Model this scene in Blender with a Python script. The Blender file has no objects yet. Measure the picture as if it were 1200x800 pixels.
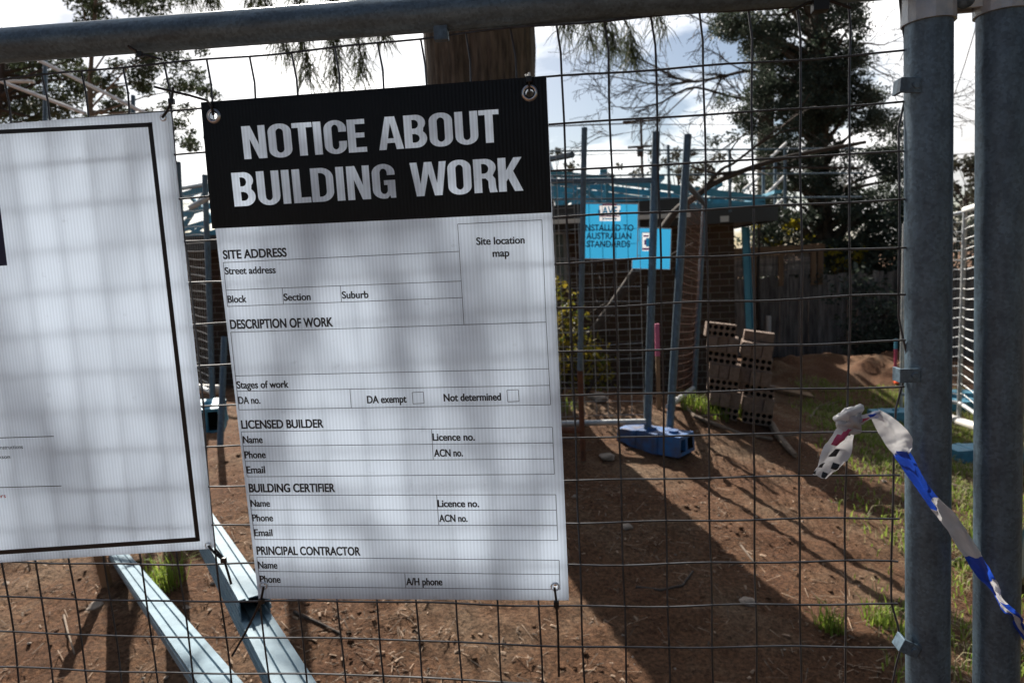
import bpy, bmesh, math, random
import numpy as np
from mathutils import Vector, noise
rnd = random.Random(11)
PI = math.pi
R = math.radians

# ------------------------------------------------------------------ camera
sc = bpy.context.scene
COL = sc.collection
FPX = 800.0                                   # 24 mm lens, photo is 1200 px wide
CAM = Vector((-0.3646, -0.8454, 1.5))
yaw, pitch, roll = R(-6.42), R(-6.62), R(-2.69)
FW = Vector((math.sin(yaw) * math.cos(pitch), math.cos(yaw) * math.cos(pitch), math.sin(pitch)))
_r = Vector((math.cos(yaw), -math.sin(yaw), 0))
_u = _r.cross(FW)
RT = _r * math.cos(roll) + _u * math.sin(roll)
UP = -_r * math.sin(roll) + _u * math.cos(roll)
cd = bpy.data.cameras.new('camera')
cam = bpy.data.objects.new('camera', cd)
COL.objects.link(cam)
from mathutils import Matrix
cam.matrix_world = Matrix(((RT.x, UP.x, -FW.x, CAM.x), (RT.y, UP.y, -FW.y, CAM.y), (RT.z, UP.z, -FW.z, CAM.z), (0, 0, 0, 1)))
cd.sensor_width = 36
cd.lens = 24
cd.clip_start = 0.05
cd.clip_end = 3000
cd.dof.use_dof = True
cd.dof.focus_distance = 0.88
cd.dof.aperture_fstop = 9.0
sc.camera = cam

# ------------------------------------------------------------------ world, sun, exposure
SUN_EL, SUN_AZ = R(35), R(-25)                # azimuth from +Y, minus = to the left
SUN = Vector((math.sin(SUN_AZ) * math.cos(SUN_EL), math.cos(SUN_AZ) * math.cos(SUN_EL), math.sin(SUN_EL)))
sc.view_settings.view_transform = 'Standard'
sc.view_settings.look = 'None'
sc.view_settings.gamma = 1
sc.view_settings.use_curve_mapping = False
sc.view_settings.exposure = 1.15
W = bpy.data.worlds.new('World')
sc.world = W
W.use_nodes = True
nt = W.node_tree
nt.nodes.clear()


def N(tree, kind, **kw):
    n = tree.nodes.new(kind)
    for k, v in kw.items():
        if k.startswith('i_'):
            key = k[2:]
            n.inputs[int(key) if key.isdigit() else key.replace('_', ' ')].default_value = v
        else:
            setattr(n, k, v)
    return n


L = nt.links.new
sky = N(nt, 'ShaderNodeTexSky', sky_type='NISHITA')
sky.sun_disc = False
sky.sun_elevation = SUN_EL
sky.sun_rotation = SUN_AZ
tc = N(nt, 'ShaderNodeTexCoord')
sep = N(nt, 'ShaderNodeSeparateXYZ')
L(tc.outputs['Generated'], sep.inputs[0])
zz = N(nt, 'ShaderNodeMath', operation='MAXIMUM', i_1=0.0)
L(sep.outputs[2], zz.inputs[0])
zz2 = N(nt, 'ShaderNodeMath', operation='ADD', i_1=0.22)
L(zz.outputs[0], zz2.inputs[0])
dv = N(nt, 'ShaderNodeVectorMath', operation='DIVIDE')
cmb = N(nt, 'ShaderNodeCombineXYZ')
for i in range(3):
    L(zz2.outputs[0], cmb.inputs[i])
L(tc.outputs['Generated'], dv.inputs[0])
L(cmb.outputs[0], dv.inputs[1])
cn = N(nt, 'ShaderNodeTexNoise', i_Scale=1.15, i_Detail=8.0, i_Roughness=0.56, i_Distortion=0.3)
L(dv.outputs[0], cn.inputs['Vector'])
cr = N(nt, 'ShaderNodeValToRGB')
cr.color_ramp.elements[0].position = 0.43
cr.color_ramp.elements[1].position = 0.60
L(cn.outputs[0], cr.inputs[0])
dt = N(nt, 'ShaderNodeVectorMath', operation='DOT_PRODUCT')
nrm = N(nt, 'ShaderNodeVectorMath', operation='NORMALIZE')
L(tc.outputs['Generated'], nrm.inputs[0])
L(nrm.outputs[0], dt.inputs[0])
dt.inputs[1].default_value = SUN
glow = N(nt, 'ShaderNodeMapRange', interpolation_type='SMOOTHSTEP')
glow.inputs['From Min'].default_value = 0.35
glow.inputs['From Max'].default_value = 0.82
glow.inputs['To Min'].default_value = 0.3
glow.inputs['To Max'].default_value = 25
L(dt.outputs['Value'], glow.inputs[0])
cn2 = N(nt, 'ShaderNodeTexNoise', i_Scale=2.6, i_Detail=6.0, i_Roughness=0.6)
L(dv.outputs[0], cn2.inputs['Vector'])
shade = N(nt, 'ShaderNodeMapRange')
shade.inputs['From Min'].default_value = 0.3
shade.inputs['From Max'].default_value = 0.7
shade.inputs['To Min'].default_value = 0.84
shade.inputs['To Max'].default_value = 1.15
L(cn2.outputs[0], shade.inputs[0])
mul = N(nt, 'ShaderNodeMath', operation='MULTIPLY')
L(glow.outputs[0], mul.inputs[0])
L(shade.outputs[0], mul.inputs[1])
ccol = N(nt, 'ShaderNodeVectorMath', operation='SCALE')
ccol.inputs[0].default_value = (1.0, 0.985, 0.97)
L(mul.outputs[0], ccol.inputs['Scale'])
mx = N(nt, 'ShaderNodeMix', data_type='RGBA')
L(cr.outputs[0], mx.inputs['Factor'])
L(sky.outputs[0], mx.inputs['A'])
L(ccol.outputs[0], mx.inputs['B'])
bgn = N(nt, 'ShaderNodeBackground', i_Strength=0.042)
L(mx.outputs['Result'], bgn.inputs[0])
wo = N(nt, 'ShaderNodeOutputWorld')
L(bgn.outputs[0], wo.inputs[0])

sl = bpy.data.lights.new('sun', 'SUN')
sl.energy = 5.0
sl.angle = R(0.5)
sl.color = (1.0, 0.93, 0.83)
so = bpy.data.objects.new('sun', sl)
so.rotation_euler = (-SUN).to_track_quat('-Z', 'Y').to_euler()
so.location = SUN * 50
COL.objects.link(so)


# ------------------------------------------------------------------ helpers
def pt(px, py, d):
    """world point seen at photo pixel px,py, at depth d along the view axis"""
    return CAM + (FW + RT * ((px - 600) / FPX) - UP * ((py - 400) / FPX)) * d


def at(px, py, Y):
    d = FW + RT * ((px - 600) / FPX) - UP * ((py - 400) / FPX)
    return CAM + d * ((Y - CAM.y) / d.y)


# terrain: thin plate spline through surveyed heights
_cp = np.array([(-6, -3, -.3), (-2, -3, -.3), (2, -3, -.3), (6, -3, -.35), (-3, 0, -.2), (0, 0, -.25), (2.5, 0, -.3),
                (-2.31, 1.4, 0.0), (-1, 1.53, -.04), (.27, 1.67, -.08), (2.2, 2, -.27), (4.5, 2.5, -.4), (-5, 1.5, .05),
                (-3.46, 4.24, .28), (-6, 4.5, .3), (-.43, 3.76, .2), (.1, 3.85, .14), (.93, 4.92, .12), (2, 4.3, -.22),
                (3.03, 5.59, -.48), (5, 5.5, -.5), (3.18, 7.42, -.57), (1.41, 8.1, -.34), (-1, 8, -.15), (-4, 8, -.05),
                (-7, 8, 0), (3.9, 10.5, -.55), (6, 9, -.6), (5, 13.7, -.7), (0, 13, -.5), (-7, 13, -.4), (10, 13, -.7), (10, 5, -.5), (10, 0, -.4),
                (-10, 0, .0), (-10, 6, .2), (-10, 13, -.2), (10, 18, -.7), (0, 18, -.6), (-10, 18, -.5)], float)


def _U(r2):
    return 0.5 * r2 * np.log(np.maximum(r2, 1e-12))


_n = len(_cp)
_K = _U(((_cp[:, None, :2] - _cp[None, :, :2]) ** 2).sum(-1)) + np.eye(_n) * 0.15
_P = np.c_[np.ones(_n), _cp[:, :2]]
_A = np.block([[_K, _P], [_P.T, np.zeros((3, 3))]])
_w = np.linalg.solve(_A, np.r_[_cp[:, 2], 0, 0, 0])


def Hs(x, y):
    """smooth terrain height, arrays allowed; far away it runs level"""
    x = np.asarray(x, float)
    y = np.asarray(y, float)
    xc = np.clip(x, -10, 10)
    yc = np.clip(y, -3, 18)
    z = _w[_n] + _w[_n + 1] * xc + _w[_n + 2] * yc
    r2 = (xc[..., None] - _cp[:, 0]) ** 2 + (yc[..., None] - _cp[:, 1]) ** 2
    return z + (_U(r2) * _w[:_n]).sum(-1)


_mounds = [(3.4, 10.2, .3, 1.0), (4.9, 10.9, .26, .9), (2.5, 9.4, .22, .7), (4.2, 9.6, .2, .5), (-.3, 4.9, .10, .7), (.45, 4.7, .07, .4), (-.4, 2.9, .03, .5), (1.3, 6.6, .1, .7)]


def bump(x, y):
    v = Vector((x, y, 0))
    b = noise.fractal(v * 1.3, 1.0, 2.0, 4) * 0.022
    if -4 < x < 6 and -1 < y < 9:
        b += noise.fractal(v * 9, 0.7, 2.1, 4) * 0.021
    for mx_, my_, mh, mr in _mounds:
        q = ((x - mx_) ** 2 + (y - my_) ** 2) / mr ** 2
        if q < 6:
            b += mh * math.exp(-q) * (1 + .5 * noise.noise(v * 3.1))
    return b


def H(x, y):
    return float(Hs(x, y)) + bump(x, y)


def gnd(px, py):
    """where the view ray of a photo pixel meets the ground"""
    d = (FW + RT * ((px - 600) / FPX) - UP * ((py - 400) / FPX))
    t = .8
    while t < 60:
        p = CAM + d * t
        if p.z < H(p.x, p.y):
            return Vector((p.x, p.y, H(p.x, p.y)))
        t += .02 + t * .004
    return CAM + d * t


class MB:
    def __init__(s):
        s.v, s.f, s.m = [], [], []

    def face(s, pts, m=0):
        b = len(s.v)
        s.v += [tuple(p) for p in pts]
        s.f.append(tuple(range(b, b + len(pts))))
        s.m.append(m)

    def tube(s, pts, r, n=8, cap=True, m=0):
        pts = [Vector(p) for p in pts]
        rs = r if isinstance(r, (list, tuple)) else [r] * len(pts)
        ref = None
        b = len(s.v)
        for i, p in enumerate(pts):
            t = (pts[min(i + 1, len(pts) - 1)] - pts[max(i - 1, 0)])
            if t.length < 1e-9:
                t = Vector((0, 0, 1))
            t.normalize()
            if ref is None:
                ref = t.cross(Vector((0, 0, 1)))
                if ref.length < 1e-3:
                    ref = t.cross(Vector((1, 0, 0)))
            ref = ref - t * ref.dot(t)
            if ref.length < 1e-6:
                ref = t.orthogonal()
            ref.normalize()
            bi = t.cross(ref)
            for k in range(n):
                a = 2 * PI * k / n
                s.v.append(tuple(p + (ref * math.cos(a) + bi * math.sin(a)) * rs[i]))
        for i in range(len(pts) - 1):
            for k in range(n):
                k2 = (k + 1) % n
                s.f.append((b + i * n + k, b + i * n + k2, b + (i + 1) * n + k2, b + (i + 1) * n + k))
                s.m.append(m)
        if cap:
            s.f.append(tuple(b + k for k in range(n))[::-1])
            e = b + (len(pts) - 1) * n
            s.f.append(tuple(e + k for k in range(n)))
            s.m += [m, m]
        return s

    def box(s, c, ex, ey, ez, m=0):
        """box about centre c with half-extent vectors"""
        c, ex, ey, ez = Vector(c), Vector(ex), Vector(ey), Vector(ez)
        b = len(s.v)
        for i in (-1, 1):
            for j in (-1, 1):
                for k in (-1, 1):
                    s.v.append(tuple(c + ex * i + ey * j + ez * k))
        for q in ((0, 1, 3, 2), (4, 6, 7, 5), (0, 4, 5, 1), (2, 3, 7, 6), (0, 2, 6, 4), (1, 5, 7, 3)):
            s.f.append(tuple(b + i for i in q))
            s.m.append(m)
        return s

    def abox(s, x0, x1, y0, y1, z0, z1, m=0):
        return s.box(((x0 + x1) / 2, (y0 + y1) / 2, (z0 + z1) / 2), ((x1 - x0) / 2, 0, 0), (0, (y1 - y0) / 2, 0), (0, 0, (z1 - z0) / 2), m)

    def prism(s, poly, d, m=0):
        """poly (list of points) swept by vector d, closed"""
        poly = [Vector(p) for p in poly]
        d = Vector(d)
        n = len(poly)
        b = len(s.v)
        s.v += [tuple(p) for p in poly] + [tuple(p + d) for p in poly]
        s.f.append(tuple(range(b, b + n)))
        s.f.append(tuple(range(b + 2 * n - 1, b + n - 1, -1)))
        s.m += [m, m]
        for i in range(n):
            j = (i + 1) % n
            s.f.append((b + i, b + n + i, b + n + j, b + j))
            s.m.append(m)
        return s

    def build(s, name, mats, parent=None, smooth=False, bevel=0, recalc=True):
        me = bpy.data.meshes.new(name)
        off = Vector(parent.matrix_basis.translation) if parent is not None else Vector()
        gp = parent
        while gp is not None and gp.parent is not None:
            gp = gp.parent
            off = off + Vector(gp.matrix_basis.translation)
        vs = [(x - off.x, y - off.y, z - off.z) for x, y, z in s.v]
        me.from_pydata(vs, [], s.f)
        if not isinstance(mats, (list, tuple)):
            mats = [mats]
        for m in mats:
            me.materials.append(m)
        me.polygons.foreach_set('material_index', s.m)
        if recalc and len(s.f) < 60000:
            bm = bmesh.new()
            bm.from_mesh(me)
            bmesh.ops.recalc_face_normals(bm, faces=bm.faces)
            if bevel:
                es = [e for e in bm.edges if len(e.link_faces) == 2 and e.calc_face_angle(0) > .5]
                bmesh.ops.bevel(bm, geom=es, offset=bevel, segments=2, affect='EDGES', profile=.6)
            bm.to_mesh(me)
            bm.free()
        if smooth:
            me.polygons.foreach_set('use_smooth', [True] * len(me.polygons))
            try:
                me.set_sharp_from_angle(angle=R(40))
            except Exception:
                pass
        o = bpy.data.objects.new(name, me)
        COL.objects.link(o)
        if parent is not None:
            o.parent = parent
        return o


def tag(o, label=None, cat=None, group=None, kind=None):
    if label:
        o['label'] = label
    if cat:
        o['category'] = cat
    if group:
        o['group'] = group
    if kind:
        o['kind'] = kind
    return o


def thing(name, loc, label, cat, group=None):
    o = bpy.data.objects.new(name, None)
    o.empty_display_size = .1
    o.location = loc
    COL.objects.link(o)
    return tag(o, label, cat, group)


# ------------------------------------------------------------------ materials
def mat(name, col, rough=.6, metal=0., nscale=0., namt=.3, col2=None, bump_s=0., bump_d=.3, spec=.5, detail=5., island=0., stretch=None):
    m = bpy.data.materials.new(name)
    m.use_nodes = True
    t = m.node_tree
    p = t.nodes['Principled BSDF']
    p.inputs['Roughness'].default_value = rough
    p.inputs['Metallic'].default_value = metal
    p.inputs['Specular IOR Level'].default_value = spec
    p.inputs['Base Color'].default_value = (*col, 1)
    out = None
    co = N(t, 'ShaderNodeTexCoord').outputs['Object']
    if stretch:
        mp = N(t, 'ShaderNodeMapping')
        mp.inputs['Scale'].default_value = stretch
        t.links.new(co, mp.inputs[0])
        co = mp.outputs[0]
    if nscale:
        n = N(t, 'ShaderNodeTexNoise', i_Scale=nscale, i_Detail=detail, i_Roughness=.62)
        t.links.new(co, n.inputs['Vector'])
        r = N(t, 'ShaderNodeValToRGB')
        c2 = col2 or tuple(c * (1 - namt) for c in col)
        r.color_ramp.elements[0].position = .35
        r.color_ramp.elements[1].position = .65
        r.color_ramp.elements[0].color = (*c2, 1)
        r.color_ramp.elements[1].color = (*col, 1)
        t.links.new(n.outputs[0], r.inputs[0])
        out = r.outputs[0]
    if island:
        g = N(t, 'ShaderNodeNewGeometry')
        hs = N(t, 'ShaderNodeHueSaturation')
        mr = N(t, 'ShaderNodeMapRange')
        mr.inputs['To Min'].default_value = 1 - island
        mr.inputs['To Max'].default_value = 1 + island
        t.links.new(g.outputs['Random Per Island'], mr.inputs[0])
        t.links.new(mr.outputs[0], hs.inputs['Value'])
        if out:
            t.links.new(out, hs.inputs['Color'])
        else:
            hs.inputs['Color'].default_value = (*col, 1)
        out = hs.outputs[0]
    if out:
        t.links.new(out, p.inputs['Base Color'])
    if bump_s:
        n2 = N(t, 'ShaderNodeTexNoise', i_Scale=bump_s, i_Detail=6.)
        t.links.new(co, n2.inputs['Vector'])
        b = N(t, 'ShaderNodeBump', i_Strength=bump_d, i_Distance=.01)
        t.links.new(n2.outputs[0], b.inputs['Height'])
        t.links.new(b.outputs[0], p.inputs['Normal'])
    return m


def leafmat(name, c1, c2, trans=.35, rough=.6):
    m = bpy.data.materials.new(name)
    m.use_nodes = True
    t = m.node_tree
    p = t.nodes['Principled BSDF']
    g = N(t, 'ShaderNodeNewGeometry')
    r = N(t, 'ShaderNodeValToRGB')
    r.color_ramp.elements[0].color = (*c1, 1)
    r.color_ramp.elements[1].color = (*c2, 1)
    t.links.new(g.outputs['Random Per Island'], r.inputs[0])
    t.links.new(r.outputs[0], p.inputs['Base Color'])
    p.inputs['Roughness'].default_value = rough
    p.inputs['Specular IOR Level'].default_value = .3
    tr = N(t, 'ShaderNodeBsdfTranslucent')
    t.links.new(r.outputs[0], tr.inputs[0])
    mxs = N(t, 'ShaderNodeMixShader', i_0=trans)
    t.links.new(p.outputs[0], mxs.inputs[1])
    t.links.new(tr.outputs[0], mxs.inputs[2])
    t.links.new(mxs.outputs[0], t.nodes['Material Output'].inputs[0])
    return m


def flute_nodes(t, pitch=.0045):
    co = N(t, 'ShaderNodeTexCoord')
    wv = N(t, 'ShaderNodeTexWave', i_Scale=2 * PI / pitch / 20., i_Distortion=0.)
    wv.bands_direction = 'X'
    t.links.new(co.outputs['Object'], wv.inputs[0])
    return co, wv


def corflute(name, col, trans=.5, tint=(1, 1, 1), ink=False):
    """twin-wall plastic sheet: translucent, with vertical flutes"""
    m = bpy.data.materials.new(name)
    m.use_nodes = True
    t = m.node_tree
    p = t.nodes['Principled BSDF']
    co, wv = flute_nodes(t)
    r = N(t, 'ShaderNodeMapRange')
    r.inputs['To Min'].default_value = .87
    r.inputs['To Max'].default_value = 1.0
    t.links.new(wv.outputs[0], r.inputs[0])
    nz = N(t, 'ShaderNodeTexNoise', i_Scale=9., i_Detail=5.)
    mp = N(t, 'ShaderNodeMapping')
    mp.inputs['Scale'].default_value = (1, 1, .3)
    t.links.new(co.outputs['Object'], mp.inputs[0])
    t.links.new(mp.outputs[0], nz.inputs['Vector'])
    r2 = N(t, 'ShaderNodeMapRange')
    r2.inputs['From Min'].default_value = .35
    r2.inputs['From Max'].default_value = .65
    r2.inputs['To Min'].default_value = .93
    r2.inputs['To Max'].default_value = 1.0
    t.links.new(nz.outputs[0], r2.inputs[0])
    sk = N(t, 'ShaderNodeTexNoise', i_Scale=55., i_Detail=6., i_Roughness=.7)
    t.links.new(co.outputs['Object'], sk.inputs['Vector'])
    r3 = N(t, 'ShaderNodeMapRange')
    r3.inputs['From Min'].default_value = .62
    r3.inputs['From Max'].default_value = .74
    r3.inputs['To Min'].default_value = 1.0
    r3.inputs['To Max'].default_value = .82
    t.links.new(sk.outputs[0], r3.inputs[0])
    mu0 = N(t, 'ShaderNodeMath', operation='MULTIPLY')
    t.links.new(r2.outputs[0], mu0.inputs[0])
    t.links.new(r3.outputs[0], mu0.inputs[1])
    mu = N(t, 'ShaderNodeMath', operation='MULTIPLY')
    t.links.new(r.outputs[0], mu.inputs[0])
    t.links.new(mu0.outputs[0], mu.inputs[1])
    sc_ = N(t, 'ShaderNodeVectorMath', operation='SCALE')
    sc_.inputs[0].default_value = col
    t.links.new(mu.outputs[0], sc_.inputs['Scale'])
    t.links.new(sc_.outputs[0], p.inputs['Base Color'])
    p.inputs['Roughness'].default_value = .38 if col[0] > .1 else .3
    p.inputs['Specular IOR Level'].default_value = .4 if col[0] > .1 else .22
    b = N(t, 'ShaderNodeBump', i_Strength=.35, i_Distance=.0006)
    t.links.new(wv.outputs[0], b.inputs['Height'])
    t.links.new(b.outputs[0], p.inputs['Normal'])
    tr = N(t, 'ShaderNodeBsdfTranslucent')
    sc2 = N(t, 'ShaderNodeVectorMath', operation='MULTIPLY')
    t.links.new(sc_.outputs[0], sc2.inputs[0])
    sc2.inputs[1].default_value = tint
    t.links.new(sc2.outputs[0], tr.inputs[0])
    mxs = N(t, 'ShaderNodeMixShader', i_0=trans)
    t.links.new(p.outputs[0], mxs.inputs[1])
    t.links.new(tr.outputs[0], mxs.inputs[2])
    t.links.new(mxs.outputs[0], t.nodes['Material Output'].inputs[0])
    return m


M = {}
M['galv'] = mat('galvanised_tube', (.135, .205, .265), .48, .35, 60, col2=(.085, .125, .165), bump_s=90, bump_d=.12, stretch=(1, 1, .35))
M['galv_rail'] = mat('galvanised_rail', (.15, .225, .285), .48, .35, 60, col2=(.095, .14, .18), bump_s=90, bump_d=.12, stretch=(.3, 1, 1))
M['galv_pale'] = mat('bright_zinc', (.62, .62, .60), .45, .5, 25, col2=(.38, .42, .46), bump_s=60, bump_d=.2)
M['wire'] = mat('mesh_wire', (.075, .08, .09), .45, .4, 40, col2=(.035, .033, .035))
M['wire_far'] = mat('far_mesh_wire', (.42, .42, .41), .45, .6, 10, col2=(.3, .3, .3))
M['black_plastic'] = mat('black_nylon', (.012, .012, .013), .35)
M['white_board'] = corflute('white_corflute', (.84, .865, .90), .63, tint=(.90, .95, 1.01))
M['ink'] = mat('black_ink', (.012, .012, .014), .5)
M['grey_ink'] = mat('grey_ink', (.16, .17, .19), .5)
M['red_ink'] = mat('red_ink', (.60, .02, .02), .5)
M['navy_ink'] = mat('navy_ink', (.012, .018, .075), .4)
M['black_board'] = corflute('black_printed_corflute', (.009, .009, .010), .06, tint=(3, 2.8, 2.6))
M['eyelet'] = mat('eyelet_metal', (.75, .76, .78), .3, .9)
M['studs'] = mat('blue_coated_steel', (.175, .265, .325), .62, .0, 9, col2=(.11, .175, .22), bump_s=30, bump_d=.1, spec=.22)
M['stud_dark'] = mat('stud_shadow_gap', (.07, .12, .16), .6)
M['blue_steel'] = mat('blue_roof_steel', (.09, .34, .48), .32, .2, 6, col2=(.06, .26, .39))
M['blue_block'] = mat('blue_plastic', (.02, .15, .42), .55, 0, 7, col2=(.07, .07, .11), bump_s=40)
M['teal_block'] = mat('faded_teal_plastic', (.08, .33, .48), .5, 0, 15, col2=(.06, .22, .33), bump_s=40)
M['timber'] = mat('grey_timber', (.30, .265, .235), .85, 0, 9, col2=(.085, .072, .065), bump_s=40, stretch=(3, 3, .25), island=.3)
M['timber_warm'] = mat('warm_timber', (.28, .17, .09), .8, 0, 8, col2=(.17, .1, .055), bump_s=30, stretch=(1, 1, .2))
M['bark'] = mat('rough_bark', (.17, .14, .11), .95, 0, 26, col2=(.035, .03, .025), bump_s=34, bump_d=1., stretch=(1, 1, .14))
M['branch'] = mat('bare_branch_bark', (.075, .058, .048), .9, 0, 30, col2=(.04, .032, .027))
M['pale_branch'] = mat('dead_stick', (.26, .2, .15), .9, 0, 25, col2=(.15, .11, .08))
M['brick_face'] = mat('clay_brick', (.25, .175, .135), .9, 0, 35, col2=(.16, .112, .085), bump_s=80, bump_d=.4)
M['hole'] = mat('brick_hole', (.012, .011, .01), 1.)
M['rust'] = mat('rusty_steel', (.20, .075, .035), .85, .1, 22, col2=(.10, .045, .028), bump_s=50)
M['pink'] = mat('pink_paint', (.50, .12, .22), .6)
M['white_paint'] = mat('white_paint', (.78, .78, .76), .5, 0, 12, namt=.12)
M['pvc'] = mat('white_pvc', (.72, .70, .66), .45, 0, 12, namt=.15)
M['fascia'] = mat('dark_fascia', (.035, .04, .045), .5)
M['glass'] = mat('window_glass', (.20, .27, .28), .12, 0, 4, col2=(.08, .12, .12))
M['frame_white'] = mat('window_frame', (.42, .44, .44), .5)
M['tape_white'] = mat('white_tape', (.68, .68, .70), .4, 0, 20, namt=.15)
M['tape_blue'] = mat('blue_tape', (.02, .07, .48), .35, 0, 20, namt=.2)
M['tape_black'] = mat('black_print', (.015, .015, .02), .4)
M['tape_pink'] = mat('faded_red_print', (.45, .05, .12), .4)
M['sign_blue'] = mat('cyan_blue_sign', (.01, .30, .62), .45)
M['sign_white'] = mat('white_sign_edge', (.75, .75, .75), .5)
M['sign_ink'] = mat('navy_lettering', (.02, .06, .16), .5)
M['sign_magenta'] = mat('magenta_print', (.48, .05, .28), .5)
M['stone'] = mat('pale_stone', (.33, .27, .22), .9, 0, 30, namt=.4, island=.35)
M['orange'] = mat('orange_plastic', (.75, .10, .02), .5)
M['paper'] = mat('white_scrap', (.62, .62, .60), .7)


def galvanise(m, axis):
    """hot-dip zinc: spangle, run marks along the tube, dull scratches and a few rust freckles"""
    t = m.node_tree
    p = t.nodes['Principled BSDF']
    src = p.inputs['Base Color'].links[0].from_socket
    co = N(t, 'ShaderNodeTexCoord').outputs['Object']
    vo = N(t, 'ShaderNodeTexVoronoi', i_Scale=300.)
    t.links.new(co, vo.inputs['Vector'])
    mp = N(t, 'ShaderNodeMapping')
    mp.inputs['Scale'].default_value = (90, 90, 4) if axis == 'z' else (4, 90, 90)
    t.links.new(co, mp.inputs[0])
    st = N(t, 'ShaderNodeTexNoise', i_Scale=1., i_Detail=4., i_Roughness=.7)
    t.links.new(mp.outputs[0], st.inputs['Vector'])
    ad = N(t, 'ShaderNodeMath', operation='ADD')
    sp_ = N(t, 'ShaderNodeSeparateColor')
    t.links.new(vo.outputs['Color'], sp_.inputs[0])
    t.links.new(sp_.outputs[0], ad.inputs[0])
    t.links.new(st.outputs[0], ad.inputs[1])
    mr = N(t, 'ShaderNodeMapRange')
    mr.inputs['From Min'].default_value = .3
    mr.inputs['From Max'].default_value = 1.4
    mr.inputs['To Min'].default_value = .68
    mr.inputs['To Max'].default_value = 1.12
    t.links.new(ad.outputs[0], mr.inputs[0])
    hs = N(t, 'ShaderNodeHueSaturation')
    t.links.new(src, hs.inputs['Color'])
    t.links.new(mr.outputs[0], hs.inputs['Value'])
    ru = N(t, 'ShaderNodeTexNoise', i_Scale=32., i_Detail=7., i_Roughness=.75)
    t.links.new(co, ru.inputs['Vector'])
    rr_ = N(t, 'ShaderNodeMapRange')
    rr_.inputs['From Min'].default_value = .70
    rr_.inputs['From Max'].default_value = .78
    t.links.new(ru.outputs[0], rr_.inputs[0])
    mx_ = N(t, 'ShaderNodeMix', data_type='RGBA')
    mx_.inputs['B'].default_value = (.11, .055, .035, 1)
    t.links.new(rr_.outputs[0], mx_.inputs['Factor'])
    t.links.new(hs.outputs[0], mx_.inputs['A'])
    t.links.new(mx_.outputs['Result'], p.inputs['Base Color'])
    r2_ = N(t, 'ShaderNodeMapRange')
    r2_.inputs['To Min'].default_value = .36
    r2_.inputs['To Max'].default_value = .62
    t.links.new(st.outputs[0], r2_.inputs[0])
    t.links.new(r2_.outputs[0], p.inputs['Roughness'])


galvanise(M['galv'], 'z')
galvanise(M['galv_rail'], 'x')

for k in ('tape_white', 'sign_blue', 'tape_blue'):
    t = M[k].node_tree
    p = t.nodes['Principled BSDF']
    tr = N(t, 'ShaderNodeBsdfTranslucent')
    tr.inputs[0].default_value = {'tape_white': (.7, .7, .72, 1), 'sign_blue': (.025, .22, .40, 1), 'tape_blue': (.02, .09, .6, 1)}[k]
    mxs = N(t, 'ShaderNodeMixShader', i_0=.4 if 'tape' in k else .6)
    t.links.new(p.outputs[0], mxs.inputs[1])
    t.links.new(tr.outputs[0], mxs.inputs[2])
    t.links.new(mxs.outputs[0], t.nodes['Material Output'].inputs[0])


def brick_wall_mat():
    m = bpy.data.materials.new('brick_wall')
    m.use_nodes = True
    t = m.node_tree
    p = t.nodes['Principled BSDF']
    co = N(t, 'ShaderNodeTexCoord')
    mp = N(t, 'ShaderNodeMapping')
    mp.inputs['Rotation'].default_value = (R(90), 0, 0)
    sx = N(t, 'ShaderNodeSeparateXYZ')
    cx = N(t, 'ShaderNodeCombineXYZ')
    t.links.new(co.outputs['Object'], sx.inputs[0])
    ad = N(t, 'ShaderNodeMath', operation='ADD')
    t.links.new(sx.outputs[0], ad.inputs[0])
    t.links.new(sx.outputs[1], ad.inputs[1])
    t.links.new(ad.outputs[0], cx.inputs[0])
    t.links.new(sx.outputs[2], cx.inputs[1])
    br = N(t, 'ShaderNodeTexBrick', i_Scale=1.)
    br.inputs['Brick Width'].default_value = .24
    br.inputs['Row Height'].default_value = .086
    br.inputs['Mortar Size'].default_value = .006
    br.inputs['Mortar Smooth'].default_value = .2
    br.inputs['Color1'].default_value = (.115, .068, .045, 1)
    br.inputs['Color2'].default_value = (.07, .044, .032, 1)
    br.inputs['Mortar'].default_value = (.24, .21, .18, 1)
    t.links.new(cx.outputs[0], br.inputs['Vector'])
    nz = N(t, 'ShaderNodeTexNoise', i_Scale=30., i_Detail=5.)
    t.links.new(co.outputs['Object'], nz.inputs['Vector'])
    mm = N(t, 'ShaderNodeMix', data_type='RGBA', blend_type='MULTIPLY')
    mm.inputs['Factor'].default_value = .5
    t.links.new(br.outputs[0], mm.inputs['A'])
    t.links.new(nz.outputs[1], mm.inputs['B'])
    t.links.new(mm.outputs['Result'], p.inputs['Base Color'])
    p.inputs['Roughness'].default_value = .9
    b = N(t, 'ShaderNodeBump', i_Strength=.5, i_Distance=.01)
    b.invert = True
    t.links.new(br.outputs['Fac'], b.inputs['Height'])
    t.links.new(b.outputs[0], p.inputs['Normal'])
    return m


M['brick_wall'] = brick_wall_mat()


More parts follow.
